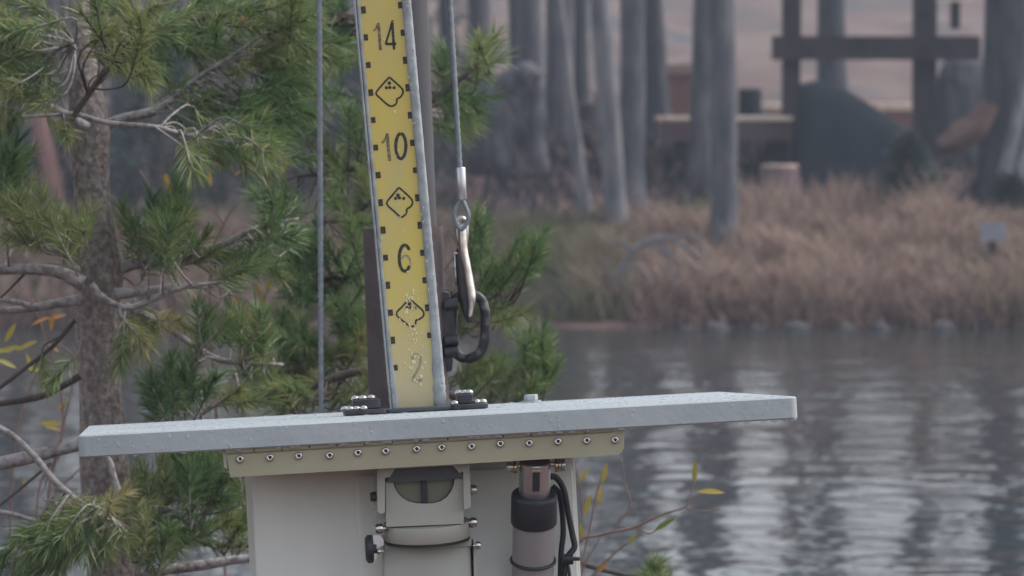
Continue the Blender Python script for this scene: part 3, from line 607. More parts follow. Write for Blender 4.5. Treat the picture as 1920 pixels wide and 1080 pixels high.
T1 = [(147, -30, 20), (150, 60, 23), (158, 150, 29), (165, 225, 36), (168, 260, 37), (172, 350, 36), (180, 450, 38), (184, 520, 47), (182, 600, 43), (188, 750, 42), (197, 900, 45), (206, 1000, 46), (215, 1150, 48), (222, 1300, 50)]
PB, DK = 'twigbark', 'darkbark'
B1 = [
  # upper whorl
  ([(140, 82, 5), (112, 88, 5), (90, 112, 5), (76, 150, 5), (68, 185, 5), (40, 205, 4), (-30, 190, 3)], 5.08, PB, [(55, 35, 75, 50, 24, 195, .58, 1.0), (30, 110, 60, 55, 26, 200, .5, 1.0), (60, 160, 60, 45, 16, 215, .55, .95), (25, 210, 45, 30, 10, 230, .5, .9)]),
  ([(165, 240, 9), (130, 218, 8), (95, 200, 7), (72, 188, 5)], 5.14, PB, []),
  ([(40, 219, 3), (100, 216, 4), (140, 214, 5), (200, 230, 5), (290, 238, 4.5), (345, 252, 4), (430, 268, 3), (530, 285, 2)], 5.02, PB, [(430, 262, 90, 34, 26, -12, .5, 1.0), (530, 285, 60, 26, 12, -22, .55, .95), (400, 290, 60, 20, 7, -40, .6, .9), (110, 232, 40, 14, 3, -60, .7, .8)]),
  ([(170, 250, 11), (225, 224, 9), (290, 208, 9), (325, 185, 7), (365, 150, 6), (425, 112, 5), (500, 60, 3)], 5.22, PB, [(400, 190, 95, 48, 30, 18, .34, 1.0), (500, 200, 70, 60, 26, 10, .32, 1.0), (545, 130, 50, 45, 16, 30, .34, 1.0), (470, 120, 60, 34, 12, 40, .7, .8)]),
  ([(134, 226, 6), (150, 200, 6), (178, 160, 6), (205, 122, 5), (255, 75, 5), (290, 20, 4), (310, -40, 3)], 4.98, DK, [(215, 95, 50, 40, 14, 70, .62, .95), (285, 45, 55, 42, 20, 60, .55, 1.0), (250, 120, 50, 28, 9, -20, .62, .9), (190, 30, 30, 40, 6, 100, .55, .9)]),
  ([(150, 30, 6), (230, 20, 5), (330, 30, 5), (420, 25, 4), (520, -10, 3)], 5.28, DK, [(360, 60, 80, 42, 26, 30, .3, 1.0), (440, 50, 70, 50, 26, 40, .42, 1.0), (530, 40, 60, 60, 24, 55, .55, 1.0), (330, 105, 70, 30, 14, -5, .4, .95), (580, 90, 40, 40, 10, 20, .42, 1.0), (390, 5, 60, 30, 10, 60, .4, 1.0)]),
  # middle left
  ([(-30, 506, 11), (50, 505, 10), (110, 511, 11), (155, 532, 14)], 5.1, PB, [(20, 340, 46, 42, 16, 60, .28, 1.0), (15, 300, 40, 22, 6, 40, .3, 1.0)]),
  ([(-20, 438, 4), (30, 445, 5), (75, 462, 5), (125, 478, 4)], 5.0, PB, [(85, 420, 70, 46, 24, 150, .58, 1.0), (60, 455, 60, 22, 9, 190, .5, .95), (150, 440, 36, 34, 9, 90, .55, .9), (45, 400, 50, 24, 8, 130, .5, 1.0)]),
  ([(-20, 584, 7), (40, 580, 8), (90, 572, 9), (150, 562, 12)], 5.15, PB, []),
  ([(-10, 562, 4), (30, 566, 5), (60, 575, 6)], 5.12, PB, []),
  ([(-20, 742, 4), (50, 688, 4), (100, 648, 4), (142, 598, 5)], 5.04, DK, [(95, 690, 30, 14, 3, 215, .6, .8)]),
  ([(-20, 760, 6), (70, 745, 7), (110, 728, 7), (150, 705, 8)], 5.1, DK, []),
  ([(0, 560, 2), (30, 530, 2.5), (60, 500, 3)], 5.12, DK, []),
  # middle right
  ([(205, 512, 14), (250, 496, 11), (320, 490, 10), (375, 480, 9), (430, 452, 7), (490, 425, 5), (560, 410, 3)], 5.2, PB, [(265, 440, 40, 40, 12, 85, .42, .95), (340, 435, 52, 36, 14, 75, .36, 1.0), (320, 400, 60, 26, 8, 60, .32, 1.0), (300, 465, 50, 24, 7, 60, .45, .9), (450, 500, 55, 34, 16, 20, .3, 1.05), (525, 420, 40, 55, 22, 80, .34, 1.1), (400, 470, 44, 24, 7, 10, .58, .9)]),
  ([(172, 532, 6), (186, 552, 7), (215, 570, 6), (245, 576, 6), (285, 562, 6), (340, 540, 5), (420, 528, 3)], 5.0, PB, [(440, 520, 40, 22, 7, 10, .4, 1.0), (310, 470, 18, 40, 7, 95, .45, .95), (320, 445, 22, 30, 6, 90, .42, .95)]),
  ([(215, 552, 11), (270, 546, 9), (318, 538, 8), (335, 528, 6)], 5.12, PB, []),
  ([(235, 572, 6), (270, 590, 6), (310, 612, 6), (360, 645, 5), (410, 674, 5), (460, 681, 4), (530, 684, 3)], 5.06, PB, [(400, 615, 46, 24, 12, 70, .34, .95), (490, 640, 50, 36, 14, 80, .45, 1.0), (270, 610, 40, 24, 10, -70, .68, .85), (240, 650, 16, 40, 7, -85, .6, .85), (330, 600, 50, 20, 6, -30, .85, .8)]),
  # lower
  ([(200, 800, 10), (260, 800, 7), (330, 795, 5), (380, 790, 4)], 5.22, PB, [(320, 735, 50, 34, 20, 110, .24, 1.0), (370, 730, 34, 34, 10, 60, .3, 1.0), (300, 770, 40, 14, 6, 120, .26, 1.0)]),
  ([(370, 790, 3), (395, 760, 4), (420, 738, 4), (450, 722, 3)], 5.2, PB, [(450, 740, 50, 20, 6, 20, .55, .95)]),
  ([(440, 700, 4), (446, 730, 4), (446, 775, 3)], 5.24, PB, []),
  ([(160, 832, 13), (110, 843, 13), (50, 858, 13), (-40, 876, 13)], 5.1, PB, []),
  ([(-20, 792, 6), (28, 820, 6), (70, 862, 6), (105, 905, 6), (150, 940, 5), (200, 966, 5), (240, 1000, 3)], 4.92, PB, [(130, 990, 60, 40, 22, 215, .4, 1.0), (80, 1030, 70, 40, 22, 225, .42, 1.0), (200, 1000, 50, 30, 10, -40, .48, .95), (225, 950, 40, 16, 5, 20, .75, .8), (155, 945, 20, 12, 3, 60, .6, .9), (40, 1065, 50, 20, 8, 235, .4, 1.0)]),
  ([(196, 850, 6), (208, 872, 6.5), (217, 905, 6), (232, 940, 6)], 4.96, PB, []),
  ([(-20, 955, 4), (30, 966, 4.5), (80, 982, 4), (110, 1000, 3)], 4.98, PB, []),
  ([(-10, 955, 2), (40, 915, 2.5), (95, 868, 3)], 5.0, DK, []),
  ([(240, 962, 4), (280, 976, 5), (330, 968, 5), (378, 964, 4)], 5.14, PB, [(290, 925, 50, 34, 16, 60, .42, .95), (350, 900, 50, 50, 26, 85, .30, 1.0), (420, 940, 50, 40, 20, 60, .38, 1.0), (330, 1010, 60, 34, 18, 10, .42, 1.0), (440, 890, 34, 30, 8, 90, .48, 1.0)]),
  ([(230, 1100, 12), (300, 1072, 10), (380, 1060, 10), (440, 1050, 9), (490, 1046, 8), (560, 1040, 6)], 5.0, PB, [(310, 1045, 40, 20, 7, 40, .5, .9), (270, 1010, 30, 24, 6, 80, .4, .9)]),
  ([(330, 1000, 4), (365, 1012, 5), (410, 1024, 5), (490, 1022, 4)], 5.16, DK, [(440, 990, 40, 26, 10, 50, .5, 1.0)]),
  ([(500, 960, 4), (430, 900, 3), (400, 860, 3)], 5.3, DK, [(400, 865, 40, 26, 12, 110, .3, 1.0), (450, 950, 30, 40, 10, 60, .34, 1.0)]),
]
pine('pine_tree', T1, 5.2, 'sharp pine with scaly grey trunk and bare pale branches at the left', B1, 1.3)

T2 = [(752, -30, 22), (757, 150, 25), (764, 350, 28), (768, 500, 30), (772, 700, 33), (775, 900, 35), (778, 1250, 38)]
B2 = [
  ([(760, 60, 9), (690, 40, 7), (620, 20, 5), (560, -10, 3)], 6.0, DK, [(620, 35, 60, 42, 26, 150, .28, 1.05), (655, 85, 40, 34, 14, 190, .3, 1.05), (560, 110, 46, 40, 14, 170, .42, 1.05), (540, 40, 40, 40, 10, 150, .5, 1.0)]),
  ([(762, 260, 9), (700, 290, 7), (650, 320, 5), (560, 330, 3)], 5.9, DK, [(560, 225, 56, 46, 22, 175, .3, 1.05), (670, 230, 26, 46, 12, 100, .38, 1.0), (640, 310, 30, 50, 12, 110, .45, 1.0), (520, 350, 28, 50, 12, 90, .36, 1.05), (600, 180, 40, 30, 8, 160, .34, 1.0)]),
  ([(765, 340, 8), (700, 376, 6), (640, 412, 5), (585, 414, 4)], 5.85, DK, [(660, 430, 40, 36, 12, 120, .5, 1.0), (620, 385, 40, 20, 6, 150, .55, 1.0), (690, 350, 20, 40, 7, 100, .4, 1.0)]),
  ([(768, 470, 9), (690, 500, 7), (620, 520, 5), (540, 540, 3)], 5.8, DK, [(560, 480, 60, 50, 28, 110, .22, 1.05), (575, 540, 54, 40, 18, 130, .25, 1.05), (640, 500, 40, 40, 14, 80, .3, 1.05), (665, 470, 20, 40, 8, 90, .45, 1.0)]),
  ([(770, 600, 9), (690, 630, 7), (610, 660, 5), (530, 690, 3)], 5.75, DK, [(655, 585, 38, 50, 26, 95, .36, 1.05), (560, 620, 50, 40, 18, 120, .4, 1.05), (560, 690, 60, 44, 24, 120, .34, 1.05), (640, 670, 50, 36, 16, 60, .52, 1.0), (500, 700, 40, 40, 12, 130, .42, 1.05), (670, 640, 26, 30, 8, 80, .5, 1.0)]),
  ([(772, 680, 9), (700, 692, 8), (640, 704, 8), (580, 730, 6), (530, 770, 4)], 5.6, DK, [(620, 735, 50, 24, 12, 150, .58, 1.0), (560, 745, 50, 20, 10, 170, .55, 1.0), (520, 740, 40, 26, 10, 150, .45, 1.0), (680, 720, 26, 24, 6, 120, .5, 1.0)]),
  # right of the stake
  ([(760, 230, 8), (810, 190, 6), (860, 150, 5), (900, 120, 3)], 5.9, DK, [(890, 118, 34, 30, 16, 55, .48, 1.1), (870, 175, 34, 26, 12, 30, .4, 1.05), (850, 225, 34, 34, 12, 10, .5, 1.05), (838, 150, 18, 40, 6, 70, .45, 1.0)]),
  ([(768, 520, 8), (830, 545, 6), (890, 560, 5), (950, 575, 4)], 5.8, DK, [(965, 495, 40, 34, 24, 62, .36, 1.05), (890, 450, 26, 36, 13, 90, .40, 1.0), (925, 530, 34, 24, 10, 60, .42, 1.0), (880, 500, 24, 34, 8, 80, .4, 1.0), (935, 590, 34, 18, 8, 10, .55, .95), (870, 610, 30, 40, 12, 80, .42, 1.0), (1000, 475, 18, 22, 5, 45, .4, 1.0)]),
  ([(772, 700, 8), (840, 740, 6), (900, 765, 5), (990, 770, 4)], 5.7, DK, [(1000, 662, 26, 36, 20, 88, .36, 1.05), (890, 705, 50, 30, 18, 50, .42, 1.0), (985, 725, 44, 24, 14, 70, .4, 1.0), (930, 720, 30, 30, 8, 70, .5, .95), (1020, 700, 16, 30, 5, 80, .38, 1.0)]),
  ([(776, 950, 8), (900, 1000, 6), (1100, 1060, 5), (1220, 1090, 4)], 5.6, DK, [(1222, 1088, 16, 16, 7, 88, .42, 1.0)]),
]
pine('pine_tree', T2, 6.05, 'softly blurred pine whose trunk is hidden behind the yellow stake', B2, 1.0)
# rusty buds on the near pine
for x, y in ((450, 42), (510, 152)):
    c_ = C(x, y, 5.2); 
    mb = MB(); mb.lathe([(.001, -.008), (.0032, -.005), (.0042, 0), (.0034, .005), (.001, .009)], Matrix.Translation(c_) @ Matrix.Rotation(.8, 4, 'Y'), 10)
    mb.build('cone', M['cone'], bpy.data.objects['pine_tree'], True)

# ------------------------------------------------------------------ willow shrubs
def leaf_mesh(nm, tone):
    mb = MB(); mb.tone = tone; k = 6; vs_ = []; fs = []
    for i in range(k + 1):
        t = i / k; w = .13 * math.sin(math.pi * min(1, t * .93 + .05)) ** .8; z = -.12 * t * t
        vs_ += [(t, -w, z + w * .35), (t, 0, z), (t, w, z + w * .35)]
    for i in range(k):
        for j in range(2): fs.append((i*3+j, i*3+j+1, (i+1)*3+j+1, (i+1)*3+j))
    mb.add(vs_, fs); me = mb.mesh(nm, True); me.materials.append(M['leaf']); return me
LEAF = [leaf_mesh('leaf', t) for t in (.05, .3, .5, .65, .9)]
def willow(label, base, d, stems):
    """stems: (points (px, py, r px, depth offset), leaves (px, py, length px, angle deg, tone index))"""
    b = C(*base, d); b.z = ground_z(b.x, b.y) - .02; root = thing('willow_shrub', b, label, 'shrub')
    for pts, leaves in stems:
        bp, br = smooth_branch(pts, d); br = [max(q * .62, .0007) for q in br]; mb = MB(); mb.tube(bp, br, 7, jitter=.1); so = mb.build('stem', M['redtwig'], root, True)
        for (x, y, L, an, ti) in leaves:
            c_ = C(x, y, d + rng.normal(0, .02)); s_ = L / F * d
            ax = Vector((math.cos(R(an)), rng.uniform(-.35, .1), math.sin(R(an)))).normalized()
            up_ = Vector((rng.uniform(-.4, .4), -.6, .6)); yv = up_.cross(ax).normalized(); zv = ax.cross(yv)
            MM = Matrix((ax, yv, zv)).transposed().to_4x4() @ Matrix.Diagonal((s_, s_, s_, 1)); MM.translation = c_
            inst('leaf', LEAF[ti], so, MM)
willow('red stemmed willow with yellow leaves against the water beside the cabinet', (1060, 1500), 5.3, [
    ([(1060, 1500, 5), (1058, 1200, 5), (1080, 1030, 5), (1125, 1003, 5), (1190, 988, 4.5), (1240, 965, 3.5), (1285, 950, 2.5), (1296, 925, 2.5), (1306, 890, 2)], [(1302, 905, 42, 88, 1), (1308, 922, 50, 2, 2), (1228, 995, 46, 36, 0)]),
    ([(1285, 950, 2), (1310, 958, 2), (1352, 955, 1.5)], []),
    ([(1190, 988, 2), (1215, 1000, 2), (1232, 995, 1.5)], []),
    ([(1058, 1180, 4), (1090, 1060, 3), (1108, 980, 3), (1118, 930, 2.5), (1132, 880, 2)], [(1130, 905, 36, 78, 2), (1122, 945, 34, 80, 3), (1096, 965, 40, 75, 2), (1086, 905, 32, 60, 3), (1092, 1010, 30, 96, 2)]),
    ([(1080, 1030, 3), (1092, 960, 2.5), (1086, 900, 2), (1080, 870, 2)], []),
    ([(1145, 1000, 3), (1165, 975, 3), (1182, 945, 2.5), (1172, 905, 2), (1166, 860, 1.5)], []),
    ([(1060, 1260, 4), (1100, 1100, 3), (1150, 1040, 3), (1190, 1010, 2.5), (1205, 1000, 2)], [(1176, 1022, 28, 50, 1), (1120, 1075, 30, 50, 4)]),
    ([(1070, 1300, 3), (1082, 1130, 3), (1096, 1060, 2.5), (1126, 1010, 2)], []),
])
willow('tangled red willow with yellow leaves showing through the left pine', (40, 1500), 5.75, [
    ([(40, 1500, 5), (60, 1200, 4), (95, 900, 4), (118, 800, 4), (108, 700, 3), (80, 620, 2), (60, 560, 2)], [(70, 640, 44, 200, 2), (90, 700, 40, 160, 1), (40, 650, 46, 190, 1), (95, 620, 36, 80, 4), (110, 770, 30, 60, 3)]),
    ([(50, 1400, 4), (20, 1000, 4), (30, 820, 3), (60, 720, 3), (110, 640, 2), (132, 600, 2)], [(30, 690, 44, 150, 1), (60, 700, 40, 100, 2), (20, 660, 40, 170, 1), (75, 795, 46, 5, 2), (85, 800, 30, 350, 3), (10, 640, 40, 60, 2)]),
    ([(100, 880, 3), (140, 700, 3), (130, 660, 2), (100, 640, 2)], [(60, 610, 36, 30, 4), (90, 600, 36, 20, 4), (110, 660, 30, 140, 4)]),
    ([(60, 1200, 4), (70, 950, 3), (90, 880, 3), (150, 820, 2)], [(45, 920, 26, 90, 2)]),
    ([(40, 1300, 4), (30, 1050, 3), (60, 1000, 3), (110, 920, 3), (170, 860, 2)], []),
])
willow('thin willow with orange leaves between the two pines', (430, 1500), 5.9, [
    ([(430, 1500, 5), (420, 1000, 4), (400, 700, 4), (395, 500, 3), (420, 420, 3), (450, 380, 2.5), (500, 350, 2)], [(395, 350, 34, 95, 3), (540, 300, 40, 240, 2)]),
    ([(400, 520, 3), (350, 450, 3), (316, 400, 3), (290, 360, 2.5), (262, 320, 2)], [(310, 325, 46, 285, 3), (300, 370, 30, 300, 4)]),
    ([(316, 400, 2), (322, 360, 2), (300, 330, 2)], []),
    ([(425, 900, 4), (470, 700, 3), (474, 620, 3), (490, 570, 2.5), (505, 540, 2)], [(475, 600, 36, 120, 4), (480, 590, 40, 60, 4), (455, 575, 30, 130, 4), (500, 545, 36, 70, 2), (492, 560, 30, 110, 3)]),
    ([(420, 420, 2.5), (400, 395, 2), (370, 385, 2)], [(440, 330, 26, 40, 4)]),
    ([(425, 900, 3), (380, 890, 3), (350, 870, 2)], [(385, 860, 40, 30, 4), (390, 880, 36, 40, 2), (405, 905, 36, 350, 2)]),
])

# ------------------------------------------------------------------ tilting snow board with its stake, hinge and cabinet
PX = 3.9844 / F                                   # metres per pixel at the board's front edge
PERM = Matrix(((1, 0, 0, 0), (0, 0, 1, 0), (0, 1, 0, 0), (0, 0, 0, 1)))
FRONT = BM @ PERM                                 # outlines given as (u, w), extruded along v
def fpoly(pts, v): return [(q.x, q.z) for q in (FP(x, y, v) for x, y in pts)]
def rrect(x0, y0, x1, y1, r, n=5):
    out = []
    for cx, cy, a0 in ((x1 - r, y1 - r, 0), (x0 + r, y1 - r, 90), (x0 + r, y0 + r, 180), (x1 - r, y0 + r, 270)):
        for i in range(n + 1): a = R(a0 + 90 * i / n); out.append((cx + r * math.cos(a), cy + r * math.sin(a)))
    return out
HW, DEPTH, THK = .3325, .5573, .0207
board = thing('snow_board', BM @ Vector((0, .25, -THK)), 'wet pale grey tilted snow board carrying the yellow stake', 'snow board')
mb = MB(); mb.prism(rrect(-HW, 0, HW, DEPTH, .007), BM, -THK, 0, .0013); slab = mb.build('board_slab', M['board'], board, True, 35)
# water drops
def drop_mesh():
    bm = bmesh.new(); bmesh.ops.create_icosphere(bm, subdivisions=2, radius=1)
    V = [v.co.copy() for v in bm.verts]; Fc = [[v.index for v in f.verts] for f in bm.faces]; bm.free(); return V, Fc
DV, DF = drop_mesh()
def drops(name, items, parent, frame, m_='drop'):
    """items (a, b, c, ra, rb, rc) in the given frame"""
    mb = MB()
    for a, b, c, ra, rb, rc in items:
        mb.add([frame @ Vector((a + v.x * ra, b + v.y * rb, c + v.z * rc)) for v in DV], DF)
    o = mb.build(name, M[m_], parent, True, flip=False); o['kind'] = 'stuff'; return o
it = []
for _ in range(95):
    u = -HW + .012 + (2 * HW - .02) * random.random() ** 1.35; r_ = random.uniform(.0005, .0013) * (1.5 if random.random() < .12 else 1)
    it.append((u, -.0002, -random.uniform(.0025, THK - .002), r_, r_ * .55, r_ * random.uniform(1, 1.6)))
drops('water_drops', it, slab, BM)
it = []
for _ in range(260):
    u = random.uniform(-HW + .01, HW - .01); v = DEPTH * random.random() ** 1.2; r_ = random.uniform(.0008, .003)
    it.append((u, .008 + v * .97, .0002, r_ * random.uniform(1, 1.8), r_, r_ * .35))
drops('water_drops', it, slab, BM)
it = []
for x in [1400, 1432, 1452, 1472, 1488, 1380, 1345] + [random.uniform(430, 1200) for _ in range(26)] + [random.uniform(170, 420) for _ in range(4)]:
    q = FP(x, 800, .004); s_ = random.uniform(.8, 1.2); it.append((q.x, .003, -THK - .0002, .0034 * s_, .0022, .0020 * s_))
drops('hanging_drops', it, slab, BM)

# hinge
hinge = thing('hinge_plate', BM @ FP(795, 850, .006), 'long beige piano hinge with a row of socket screws under the board', 'hinge')
hp = [(424, 848), (432, 895), (1158, 853), (1166, 848), (1170, 840), (1171, 806)]
mb = MB(); mb.prism(fpoly(hp, .006), FRONT, .006, .0085); leaf_ = mb.build('hinge_leaf', M['beige'], hinge)
mb = MB(); mb.prism(fpoly([(418, 846), (423, 846), (426, 880), (421, 876)], .012), FRONT, .0095, .06); mb.build('end_flange', mat('bright_flange', (.52, .49, .36), .4), hinge)
mb = MB(); mb.prism(fpoly([(432, 850), (438, 890), (1150, 848), (1162, 808)], .01), FRONT, .0095, .10); mb.build('backing_rail', M['beige'], hinge)
kn = [424 + 51.9 * i for i in range(15)]
for i in range(14):
    x0, x1 = kn[i] + 1.2, min(kn[i + 1], 1171) - 1.2
    yy = lambda x: 846 - (x - 424) * (43 / 747)
    q0, q1 = FP(x0, yy(x0), .0068), FP(x1, yy(x1), .0068)
    mb = MB(); mb.tube([BM @ q0, BM @ q1], .0034, 12); mb.build('knuckle', M['beige'], hinge, True, 40)
def screw_mesh():
    mb = MB(); I = Matrix.Identity(4)
    mb.lathe([(.0036, 0), (.0037, .0008), (.0034, .0017), (.0026, .0024), (.0016, .0025), (.00155, .0012), (.0001, .0011)], I, 14)
    me = mb.mesh('screw', True); me.materials.append(M['chrome']); fix(me); return me
SCREW = screw_mesh(); RX = Matrix.Rotation(R(90), 4, 'X')
def socket_mesh():
    mb = MB(); mb.lathe([(.0014, .0013), (.0014, .0016)], Matrix.Identity(4), 6); me = mb.mesh('socket'); me.materials.append(M['black']); return me
SOCK = socket_mesh()
for x, y in ((450, 861), (506, 858), (560, 855), (618, 854), (671, 849), (723, 846), (781, 842), (828, 839), (884, 837), (938, 832), (992, 831), (1046, 828), (1100, 826), (1153, 825)):
    MM = BM @ Matrix.Translation(FP(x, y, .006)) @ RX
    so = inst('screw', SCREW, hinge, MM @ Matrix.Rotation(random.random() * 6, 4, 'Z')); inst('socket', SOCK, so, MM); 
# (a socket hangs under its screw: undo the screw's own placement)
for o in [o for o in bpy.data.objects if o.name.split('.')[0] == 'socket']:
    o.matrix_basis = Matrix.Identity(4)

# cabinet
VC = .10
cab = thing('equipment_cabinet', BM @ Vector((0, .25, -.52)), 'pale grey metal cabinet standing under the snow board', 'cabinet')
u0, u1 = FP(476, 980, VC).x, FP(1084, 980, VC).x
mb = MB(); mb.prism(rrect(u0, -.545, u1, -.030, .003, 3), FRONT, VC, .44, .0015); mb.build('cabinet_body', M['cabinet'], cab, True, 40)
mb = MB(); mb.prism(rrect(FP(669, 980, VC).x, -.50, u1 - .003, FP(800, 884, VC).z, .006, 4), FRONT, VC - .006, VC - .0003, .0015); mb.build('front_panel', M['cabinet'], cab, True, 40)

# half-round sensor housing
hs_ = thing('sensor_housing', BM @ FP(800, 1080, .07), 'beige sensor housing with a half round window and black slot', 'sensor')
for poly in ([(707, 866), (722, 866), (722, 961), (714, 964), (708, 959)], [(868, 862), (880, 862), (883, 948), (879, 953), (870, 955)]):
    mb = MB(); mb.prism(fpoly(poly, .034), FRONT, .034, .097); mb.build('side_cheek', M['housing'], hs_)
mb = MB(); mb.prism(fpoly([(708, 858), (879, 850), (879, 885), (861, 886), (849, 873), (741, 879), (731, 894), (723, 896), (708, 897)], .032), FRONT, .0318, .0337); mb.build('top_plate', M['housing'], hs_)
mb = MB(); mb.prism(fpoly([(736, 874), (854, 868), (864, 888), (866, 897), (726, 905), (727, 896)], .042), FRONT, .0375, .0395); mb.build('dark_flap', mat('dark_grey_flap', (.055, .06, .07), .45, col2=(.07, .075, .085)), hs_)
arc = [(737, 900), (739, 912), (745, 923), (754, 933), (766, 940), (780, 943.5), (796, 944.5), (812, 943.5), (826, 940), (838, 932), (846, 921), (851, 909), (853, 896)]
mb = MB(); mb.prism(fpoly([(723, 903)] + arc + [(868, 889), (869.5, 982), (724, 988)], .041), FRONT, .041, .0445); mb.build('front_plate', M['housing'], hs_)
mb = MB(); mb.prism(fpoly([(730, 885), (862, 878), (860, 950), (730, 954)], .05), FRONT, .052, .056); win = mb.build('window_disc', M['olive'], hs_)
mb = MB(); mb.tube([BM @ FP(x, y, .0425) for x, y in arc], 1.7 * PX, 6); mb.build('window_rim', M['black'], hs_, True)
mb = MB(); mb.prism(fpoly([(789, 890), (799.5, 890), (802.5, 945), (791, 945)], .047), FRONT, .0455, .051); mb.build('slot', M['black'], hs_)
CM = BM @ Matrix.Translation(FP(800, 993, .060)) @ Matrix.Rotation(R(14), 4, 'X') @ Matrix.Diagonal((1, .6, 1, 1)); rr_ = 81 * .0005015
mb = MB(); mb.lathe([(rr_ * .985, -.0078), (rr_, -.0070), (rr_, .0068), (rr_ * .985, .0076)], CM, 48); mb.build('collar', M['housing'], hs_, True, 40)
mb = MB(); mb.lathe([(rr_ * .992, -.0104), (rr_ * .992, -.0080)], CM, 48); mb.build('gasket', M['black'], hs_, True, 40)
mb = MB(); mb.prism(rrect(FP(721, 1040, .04).x, -.30, FP(885, 1040, .04).x, FP(800, 1002, .04).z, .002, 3), FRONT, .059, .096, .001); mb.build('lower_box', M['housing'], hs_, True, 40)
mb = MB(); mb.prism(fpoly([(722, 1016), (884, 1010), (884, 1024), (722, 1030)], .058), FRONT, .0575, .0592); mb.build('lid_lip', M['housing'], hs_)
mb = MB(); mb.prism(fpoly([(888, 1012), (892, 1014), (896, 1110), (889, 1110)], .055), FRONT, .055, .096); mb.build('side_plate', M['housing'], hs_)
RY = Matrix.Rotation(R(90), 4, 'Y')
def knob(px, py, v, r, L, m_, parent, nm='bolt', left=False):
    MM = BM @ Matrix.Translation(FP(px, py, v)) @ (Matrix.Rotation(R(-90), 4, 'Y') if left else RY); r *= PX; L *= PX
    mb = MB(); mb.lathe([(r * .45, -.003), (r * .45, 0), (r * .9, 0), (r, L * .15), (r, L * .7), (r * .8, L)], MM, 14); return mb.build(nm, m_, parent, True, 35)
knob(707, 931, .055, 9.5, 13, M['blackmetal'], hs_, left=True); knob(881, 919, .055, 10, 13, M['zinc'], hs_); knob(881, 980, .055, 10, 13, M['chrome'], hs_)
knob(718, 991, .048, 9.5, 14, M['chrome'], hs_, left=True); knob(893, 1023, .05, 8, 8, M['chrome'], hs_)
k_ = knob(700, 1029, .05, 27, 15, M['black'], hs_, 'clamp_knob', left=True)
mb = MB(); mb.prism(fpoly([(699, 1003), (712, 1003), (719, 1012), (719, 1022), (708, 1026), (706, 1045), (700, 1056)], .05), FRONT, .046, .054); mb.build('clamp_wing', M['zinc'], hs_)
knob(713, 1034, .044, 6, 6, M['chrome'], hs_, left=True)
it = []
for x, y in ((702, 949), (706, 962), (710, 978)):
    q = FP(x, y, .05); it.append((q.x, .05, q.z, .0016, .0016, .0026))
drops('hanging_drops', it, hs_, BM)

# actuator
AP = FP(1003, 875, .030); AA = R(22)
AM = BM @ Matrix.Translation(AP) @ Matrix.Rotation(R(2.2), 4, 'Y') @ Matrix.Rotation(AA, 4, 'X')
act = thing('linear_actuator', AM @ Vector((0, 0, -.13)), 'grey cylindrical actuator with black rubber boot and steel clevis', 'actuator')
mb = MB(); mb.lathe([(.0138, .006), (.0147, .005), (.0147, -.0265), (.0143, -.0280)], AM, 28); cl = mb.build('clevis', M['zinc'], act, True, 40)
mb = MB(); mb.box((-.0033, -.0153, -.0185), (.0033, -.0135, .0005), AM); mb.build('clevis_slot', M['black'], act)
mb = MB(); mb.box((-.0040, -.0158, .0006), (.0040, -.0135, .0020), AM); mb.build('key_strip', M['brass'], act)
mb = MB(); mb.lathe([(.0140, -.0262), (.0195, -.0265), (.0212, -.0280), (.0217, -.0310), (.0217, -.0560), (.0208, -.0575)], AM, 32); mb.build('boot', M['black'], act, True, 40)
mb = MB(); mb.lathe([(.0197, -.0568), (.0197, -.135)], AM, 32); mb.build('tube', M['grey_tube'], act, True, 40)
rg = MB(); rg.tube([AM @ Vector((.0203 * math.cos(a), .0203 * math.sin(a), -.0955)) for a in np.linspace(0, 2 * math.pi, 33)], .0017, 8); rg.build('rubber_ring', M['black'], act, True)
def pin(px0, px1, py, r, m_, nm):
    q0, q1 = FP(px0, py, .030), FP(px1, py, .030); mb = MB(); r *= PX
    L = (q1 - q0).length; MM = BM @ Matrix.Translation(q0) @ RY; mb.lathe([(r * .93, 0), (r, L * .12), (r, L * .88), (r * .93, L)], MM, 16); mb.build(nm, m_, act, True, 35)
pin(972, 1050, 874, 5, M['zinc'], 'pin'); pin(950, 962, 876, 9.5, M['zinc'], 'pin_head'); pin(962.5, 968.5, 876, 11.5, M['brass'], 'washer')
pin(1040, 1046, 872.5, 13, M['brass'], 'washer'); pin(1047, 1051, 872.5, 12, M['zinc'], 'washer'); pin(1052, 1059, 872, 11.5, M['zinc'], 'pin_nut')
def hose(pts, r, v, nm='cable'):
    mb = MB(); mb.tube([BM @ FP(q[0], q[1], v + q[2]) for q in spline(pts, 8)], r * PX, 10); return mb.build(nm, M['black'], act, True)
hose([(1030, 893, 0), (1043, 896, .004), (1057, 918, .008), (1066, 965, .012), (1074, 1005, .014), (1077, 1026, .014), (1066, 1042, .012), (1059, 1066, .01), (1058, 1120, .01)], 6.0, .062)
hose([(1036, 912, .004), (1048, 925, .006), (1054, 960, .01), (1056, 1000, .01), (1052, 1040, .01), (1050, 1120, .01)], 5.6, .070)
hose([(1060, 1050, .0), (1067, 1070, .0), (1070, 1120, 0)], 3.2, .068)
q0 = FP(1056, 1049, .068); mb = MB(); mb.tube([BM @ FP(1058, 1049, .066), BM @ FP(1074, 1048, .066)], .0052, 10); mb.build('cable_tie', M['black'], act, True, 40)
mb = MB(); mb.tube([BM @ FP(1072, 1048, .066), BM @ FP(1087, 1048, .066)], .0018, 8); mb.build('tie_tail', M['black'], act)
it = []; q = FP(1184, 804, .01)

